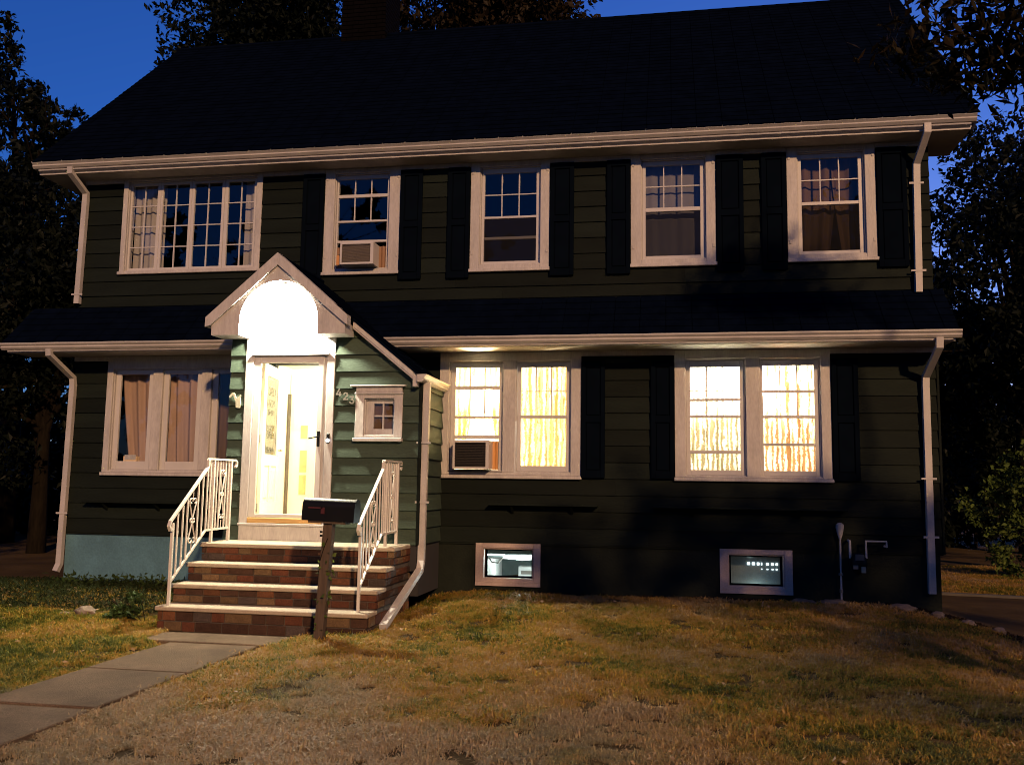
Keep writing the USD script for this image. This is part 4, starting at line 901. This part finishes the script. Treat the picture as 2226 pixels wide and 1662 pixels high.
# ------------------------------------------------------------------ plants and trees
def scatter(blobs, n, seed, shell=0.55):
    """points in a union of ellipsoids, denser near their skins and gathered in clumps"""
    r = np.random.default_rng(seed); out = []
    vol = np.array([b[3] * b[4] * b[5] for b in blobs]); cnt = (n * vol / vol.sum()).astype(int) + 1
    for (x, y, z, a, b, c), k in zip(blobs, cnt):
        nc = max(6, k // 26); d = r.normal(size=(nc, 3)); d /= np.linalg.norm(d, axis=1, keepdims=True)
        cc = d * (shell + (1.08 - shell) * r.random((nc, 1)) ** .6) * np.array([a, b, c]) + np.array([x, y, z])
        idx = r.integers(0, nc, k); out.append(cc[idx] + r.normal(size=(k, 3)) * .095 * np.array([a, b, c]) ** .6)
    return np.vstack(out)
def limbs(base, h, r0, blobs, seed, lean=(0, 0)):
    r = np.random.default_rng(seed); b = np.array(base, float); top = b + np.array([lean[0], lean[1], h])
    s = np.linspace(0, 1, 8); trunk = b + (top - b) * s[:, None] + r.normal(size=(8, 3)) * .04 * h * .1 * s[:, None]
    ms = [tube(trunk, r0 * (1.15 - .8 * s), 9)]
    for x, y, z, *_ in blobs:
        k = r.uniform(.35, .85); p0 = b + (top - b) * k; p1 = np.array([x, y, z]); mid = (p0 + p1) / 2 + np.array([0, 0, -.05 * h * r.random()])
        q = np.linspace(0, 1, 6)[:, None]; pts = (1 - q) ** 2 * p0 + 2 * q * (1 - q) * mid + q ** 2 * p1
        ms.append(tube(pts, r0 * .45 * (1 - .8 * q[:, 0]), 6))
        for _ in range(3):
            e = p1 + r.normal(size=3) * np.array(_r3(blobs, (x, y, z))) * .6; ms.append(tube([pts[4], (pts[4] + e) / 2 + r.normal(size=3) * .1, e], [r0 * .12, r0 * .08, r0 * .03], 5))
    return cat(ms)
def _r3(blobs, c):
    for b in blobs:
        if tuple(b[:3]) == tuple(c): return b[3:6]
    return (1, 1, 1)
def tree(name, base, h, r0, blobs, n, size, mt, seed, label, catg='tree', lean=(0, 0), aspect=.55, shell=.55, extra=None):
    t = grp(name, label=label, cat=catg)
    obj('trunk', limbs(base, h, r0, blobs, seed, lean), 'bark', t, smooth=True)
    pts = scatter(blobs, n, seed + 50, shell)
    if extra is not None: pts = np.vstack([pts, extra]); pts = pts[pts[:, 0] > 1.85 + .36 * (pts[:, 1] + 11.6)]
    obj('crown', leaves(pts, size, seed, aspect=aspect), mt, t)
    return t
def cloud(cx, cy, cz, R, n, seed, rs=(.4, .6), flat=1.0):
    r = np.random.default_rng(seed); out = []
    for _ in range(n):
        d = r.normal(size=3); d /= np.linalg.norm(d); q = r.uniform(.35, .8); s = r.uniform(*rs) * min(R[0], R[2])
        out.append((cx + d[0] * R[0] * q, cy + d[1] * R[1] * q, cz + d[2] * R[2] * q, s, s, s * .85))
    return out
# behind the house
tree('broadleaf_tree', (-12, 15.5, 0), 13, .32, cloud(-11.6, 15, 14.6, (3.5, 3.0, 4.6), 22, 1, (.42, .6)), 52000, .21, 'leaf_dark', 21, 'tall dark leafy tree behind the roof, left of the chimney')
tree('broadleaf_tree', (-4.8, 15.5, 0), 13, .30, cloud(-5.0, 15, 14.9, (3.7, 2.8, 4.2), 20, 2, (.42, .6)), 48000, .21, 'leaf_brown', 22, 'tall brown autumn tree behind the roof, right of the chimney')
# left side
tree('broadleaf_tree', (-13.2, 6.5, 0), 8.5, .24, cloud(-13.1, 6.2, 9.2, (2.5, 2.0, 3.7), 20, 3, (.18, .32)), 9000, .15, 'leaf_dark', 23, 'loose dark tree left of the house with sky showing between its branches')
tree('broadleaf_tree', (-10.6, 4.2, 0), 4.2, .16, cloud(-10.6, 4.2, 4.5, (2.5, 1.8, 3.6), 20, 4), 30000, .15, 'leaf_dark', 24, 'low dense dark tree hard against the left end of the house')
tree('broadleaf_tree', (-12.6, 1.5, 0), 3.5, .15, cloud(-12.2, 1.2, 2.9, (3.0, 1.6, 2.9), 18, 5), 24000, .15, 'leaf_dark', 25, 'black shadowed tree at the left edge of the lawn')
# right side
tree('broadleaf_tree', (8.6, 8.5, 0), 6.5, .22, cloud(8.9, 8.2, 5.6, (2.8, 2.0, 4.2), 24, 6), 36000, .15, 'leaf_dark', 26, 'dark tree beyond the driveway right of the house')
tree('broadleaf_tree', (6.9, 12.5, 0), 7, .2, cloud(7.2, 12.5, 5.2, (2.6, 1.8, 4.8), 22, 7), 34000, .15, 'leaf_dark', 27, 'dark tree filling the gap right behind the house corner')
tree('broadleaf_tree', (10.5, 14.5, 0), 10, .26, cloud(10.6, 14.2, 9.6, (2.4, 2.0, 2.8), 9, 8, (.22, .34)), 4500, .16, 'leaf_dark', 28, 'thin twiggy tree against the blue sky at the right edge')
sh = grp('leafy_shrub', label='green shrub lit by the street at the far right beyond the driveway', cat='shrub')
bl = cloud(7.9, 7.0, 1.35, (.95, .7, 1.35), 10, 9)
obj('foliage', leaves(scatter(bl, 3200, 77), .10, 31, aspect=.7), 'leaf_shrub', sh)
obj('stems', limbs((7.9, 7.0, -.1), 1.2, .05, bl, 32), 'bark', sh)
for nm_, x0_, x1_, y_, h_, n_, sd_, lb_ in (('hedge', -17, -8.4, 9.5, 3.4, 40000, 15, 'tall black hedge behind the trees at the left of the house'), ('hedge', 5.6, 15, 17, 5.2, 70000, 16, 'tall black hedge at the back of the far right lawn')):
    hg = grp(nm_, label=lb_, cat='hedge')
    bl = [(x, y_ + random.uniform(-.3, .3), h_ * .5, 1.0, .9, h_ * .52 * random.uniform(.9, 1.1)) for x in np.arange(x0_, x1_, .85)]
    obj('foliage', leaves(scatter(bl, n_, sd_, .3), .22, sd_), 'leaf_dark', hg)
    obj('stems', cat([tube([(b[0], b[1], -.1), (b[0] + .1, b[1], h_ * .7)], [.05, .02], 5) for b in bl]), 'bark', hg)
# the near tree at the right: its branch hangs into the picture, its crown shades the right of the front
r = np.random.default_rng(61)
nb = [(3.75, -8.0, 4.0, .80, .9, .8), (4.7, -7.9, 4.3, .95, 1.0, .9), (5.7, -8.2, 4.2, 1.0, 1.1, .95), (6.7, -7.9, 4.4, 1.05, 1.1, 1.0), (7.7, -8.1, 4.3, 1.0, 1.1, .95), (8.7, -8.0, 4.3, 1.0, 1.0, .95), (4.2, -8.8, 3.9, .8, .7, .7), (6.2, -7.2, 4.0, .9, .8, .8)]
hang = []
for (p0, p1, n, sp) in (((5.6, -4.2, 5.6), (3.35, -3.4, 5.35), 900, .22), ((4.9, -3.8, 5.6), (3.55, -3.3, 5.0), 700, .17), ((5.2, -4.0, 6.0), (3.6, -3.6, 5.85), 1000, .24), ((5.0, -3.6, 5.3), (4.1, -3.2, 5.15), 420, .15), ((3.7, -3.4, 5.3), (3.25, -3.4, 5.5), 90, .12)):
    q = r.random((n, 1)) ** .8; hang.append(np.array(p0) + (np.array(p1) - np.array(p0)) * q + r.normal(size=(n, 3)) * sp * np.array([1, 1, .8]))
hang = np.vstack(hang); hang = hang[(hang[:, 2] > 4.72) & (hang[:, 2] > 5.55 - .55 * np.abs(hang[:, 0] - 3.2) - .25)]; low = []
for _ in range(48):
    c0 = np.array([r.uniform(3.5, 9.6), -8.0 + r.uniform(-1.0, .8), r.uniform(1.0, 3.1)]); low.append(c0 + r.normal(size=(190, 3)) * np.array([.40, .2, .085]))
low = np.vstack(low)
nt = tree('street_tree', (6.6, -8.1, float(height(6.6, -8.1))), 3.6, .17, nb, 9000, .15, 'leaf_near', 33, 'rusty leaved tree whose branch hangs over the upper right of the roof', extra=low, aspect=.38, shell=.3)
obj('hanging_leaves', leaves(hang, .14, 41, aspect=.36), 'leaf_near', nt, label='narrow rusty leaves of the overhanging branch')
obj('branch', cat([tube([(6.6, -8.0, 3.3), (6.7, -6.0, 4.7), (5.6, -4.3, 5.5), (4.3, -3.7, 5.6), (3.4, -3.4, 5.4)], [.06, .05, .03, .015, .005], 6), tube([(5.4, -4.2, 5.55), (4.4, -3.6, 5.3), (3.6, -3.3, 5.0)], [.02, .012, .004], 5), tube([(5.6, -4.3, 5.5), (4.6, -3.8, 5.95), (3.6, -3.6, 5.9)], [.02, .012, .004], 5)]), 'bark', nt, smooth=True)
for k, (x, y, h) in enumerate(((-27, -33, 21), (-18, -34, 20), (-9, -33, 17.0), (-1, -35, 16.5), (9, -34, 9.4), (18, -33, 9.0), (29, -34, 13.0))):
    tree('street_side_tree', (x, y, -.3), h * .6, .25, cloud(x, y, h * .52, (4.6, 2.2, h * .46), 20, 40 + k, (.40, .6)), 5200, .55, 'leaf_dark', 140 + k, 'dark tree across the street, number %s from the left, mirrored in the upper panes' % ('one', 'two', 'three', 'four', 'five', 'six', 'seven')[k])
# small bush at the foot of the steps, weeds along the left wall
bu = grp('small_bush', label='small green bush growing at the left foot of the steps', cat='shrub')
bl = cloud(-4.55, -2.30, .17, (.30, .20, .17), 8, 12, (.4, .6))
obj('foliage', leaves(scatter(bl, 520, 78), .055, 34, aspect=.7), 'leaf_bush', bu)
obj('stems', cat([tube([(-4.5 + .03 * a, -2.3, -.02), (-4.55 + .2 * math.cos(a), -2.3 + .12 * math.sin(a), .22)], .004, 5) for a in range(7)]), 'bark', bu)

def weeds():
    r = np.random.default_rng(91); P = []
    for _ in range(900):
        x = r.uniform(-6.9, -4.15); y = r.uniform(-.42, -.04) - .1; P.append((x, y, float(0)))
    P = np.array(P); P[:, 2] = height(P[:, 0], P[:, 1]) + r.uniform(.0, .17, len(P)) * r.random(len(P))
    return leaves(P, .075, 35, aspect=.5)
obj('weeds', weeds(), 'leaf_bush', kind='stuff', label='low dark weeds along the foot of the left wall')
def cover():  # dark blades added to paint the shaded band of the left lawn
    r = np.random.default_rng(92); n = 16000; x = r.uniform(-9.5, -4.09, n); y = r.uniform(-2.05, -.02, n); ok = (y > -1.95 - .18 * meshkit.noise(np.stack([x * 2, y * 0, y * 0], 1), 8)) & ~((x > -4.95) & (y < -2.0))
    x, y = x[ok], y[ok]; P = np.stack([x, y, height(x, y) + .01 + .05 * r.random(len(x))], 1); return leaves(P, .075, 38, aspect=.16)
obj('ground_cover', cover(), 'leaf_shade_band', kind='stuff', label='dark blades added along the left wall to stand for a shade band')
def mulch(poly, n, seed):
    r = np.random.default_rng(seed); x0, y0, x1, y1 = poly.bounds; V = []
    while len(V) < n:
        x, y = r.uniform(x0, x1), r.uniform(y0, y1)
        if poly.contains(Point(x, y)): V.append((x, y))
    V = np.array(V); P = np.stack([V[:, 0], V[:, 1], height(V[:, 0], V[:, 1]) + .012], 1); return leaves(P, .05, seed, aspect=.5)
bed = Polygon([(-1.5, -.02), (4.6, -.02), (5.2, -1.1), (4.9, -1.25), (4.3, -.55), (2.8, -.30), (1.0, -.16), (-1.5, -.20)])
obj('mulch', mulch(bed, 2600, 36), 'soil', kind='stuff', label='dark mulch strip along the foot of the right wall')

# lawn
def blade_tuft(seed, n, h):
    r = np.random.default_rng(seed); V, F = [], []
    for _ in range(n):
        a = r.uniform(0, 2 * math.pi); px, py = r.normal(size=2) * .024; lean = r.uniform(.5, 1.5); L = h * r.uniform(.5, 1.5); wd = r.uniform(.0024, .0048)
        d = np.array([math.cos(a), math.sin(a)]); s = np.array([-d[1], d[0]]) * wd
        p0 = np.array([px, py]); p1 = p0 + d * L * lean * .35; p2 = p0 + d * L * lean * .85
        z1, z2 = L * .62 * (1 - .28 * lean), L * (1 - .55 * lean); i = len(V)
        V += [(*(p0 - s), 0), (*(p0 + s), 0), (*(p1 + s * .8), z1), (*(p1 - s * .8), z1), (*p2, z2)]; F += [(i, i + 1, i + 2), (i, i + 2, i + 3), (i + 3, i + 2, i + 4)]
    return trimesh.Trimesh(np.array(V), np.array(F), process=False)
def lawn():
    r = np.random.default_rng(101)
    x = r.uniform(-9.5, 6.2, 260000); y = r.uniform(-7.6, 0.0, 260000)
    # keep what the picture can see, a metre to spare
    d = np.stack([x - EYE[0], y - EYE[1]], 1); f2, s2 = d @ np.array([-math.sin(YAW), math.cos(YAW)]), d @ np.array([math.cos(YAW), math.sin(YAW)])
    keep = (np.abs(s2) < f2 * .60 + 1.0) & (f2 > 4.2)
    on_walk = (x > -3.47 + r.normal(size=len(x)) * .035) & (x < -2.615 + r.normal(size=len(x)) * .035) & (y < -2.4)
    pad = (x > -3.84) & (x < -2.40) & (y > -3.22) & (y < -2.5)
    on_steps = (x > -4.06) & (x < -1.70) & (y > -2.58)
    bedm = (x > -1.5) & (y > -.16 - .10 * smoothstep(1, 4.6, x) - .35 * smoothstep(3.2, 4.8, x))
    thin = (x < -4.0) & (y > -1.98 + r.normal(size=len(x)) * .06) & (r.random(len(x)) < .75)
    drv = (x > 4.7 - .25 * (y + .5)) & (y > -3.6)
    keep &= ~(on_walk | pad | on_steps | bedm | thin | drv)
    near = r.random(len(x)) < np.clip((13.5 / np.maximum(f2, 1)) ** 1.2 * .8, 0, 1)
    gaps = meshkit.fbm(np.stack([x * 7, y * 7, np.zeros(len(x))], 1), 9, 2)
    keep &= near & (gaps > .36 + .10 * r.random(len(x)))
    x, y = x[keep], y[keep]
    fx, fy = r.uniform(4.8, 12.5, 16000), r.uniform(3.6, 9.5, 16000); ok = fy > 3.75 - .18 * (fx - 4.6)
    x, y = np.concatenate([x, fx[ok]]), np.concatenate([y, fy[ok]]); n = len(x)
    inst = UsdGeom.PointInstancer.Define(stage, '/World/lawn_grass'); protos = []
    for k, (nb_, h) in enumerate(((16, .045), (14, .055), (18, .038), (12, .065), (16, .05))):
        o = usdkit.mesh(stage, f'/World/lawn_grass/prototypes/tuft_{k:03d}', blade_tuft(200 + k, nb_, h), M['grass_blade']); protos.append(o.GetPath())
    inst.CreatePrototypesRel().SetTargets(protos)
    inst.CreateProtoIndicesAttr(Vt.IntArray.FromNumpy(r.integers(0, len(protos), n).astype(np.int32)))
    z = height(x, y) - .004
    inst.CreatePositionsAttr(Vt.Vec3fArray.FromNumpy(np.stack([x, y, z], 1).astype(np.float32)))
    a = r.uniform(0, 2 * math.pi, n); inst.CreateOrientationsAttr(Vt.QuathArray([Gf.Quath(float(math.cos(t / 2)), 0, 0, float(math.sin(t / 2))) for t in a]))
    clump = meshkit.fbm(np.stack([x * 2.2, y * 2.2, np.zeros(n)], 1), 5, 3)
    s = .88 * (r.uniform(.55, 1.3, n) * (.45 + 1.2 * clump)); s = np.where((x < -4) & (y > -2.2), s * .8, s) * np.where(y < -2, 1.02, 1.0)
    inst.CreateScalesAttr(Vt.Vec3fArray.FromNumpy(np.repeat(s[:, None], 3, 1).astype(np.float32)))
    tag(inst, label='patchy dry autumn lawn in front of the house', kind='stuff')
    return n
N_GRASS = lawn()
def litter():
    r = np.random.default_rng(111); n = 420; x = r.uniform(-8, 5, n); y = -6.8 + 6.4 * r.random(n) ** .8
    ok = ~((x > -4.1) & (x < -1.7) & (y > -2.8)) & ~((x > 4.4) & (y > -2)); x, y = x[ok], y[ok]
    m = leaves(np.stack([x, y, height(x, y) + .03], 1), .045, 37, aspect=.6); return m
obj('fallen_leaves', litter(), 'leaf_litter', kind='stuff', label='pale fallen leaves scattered over the lawn')
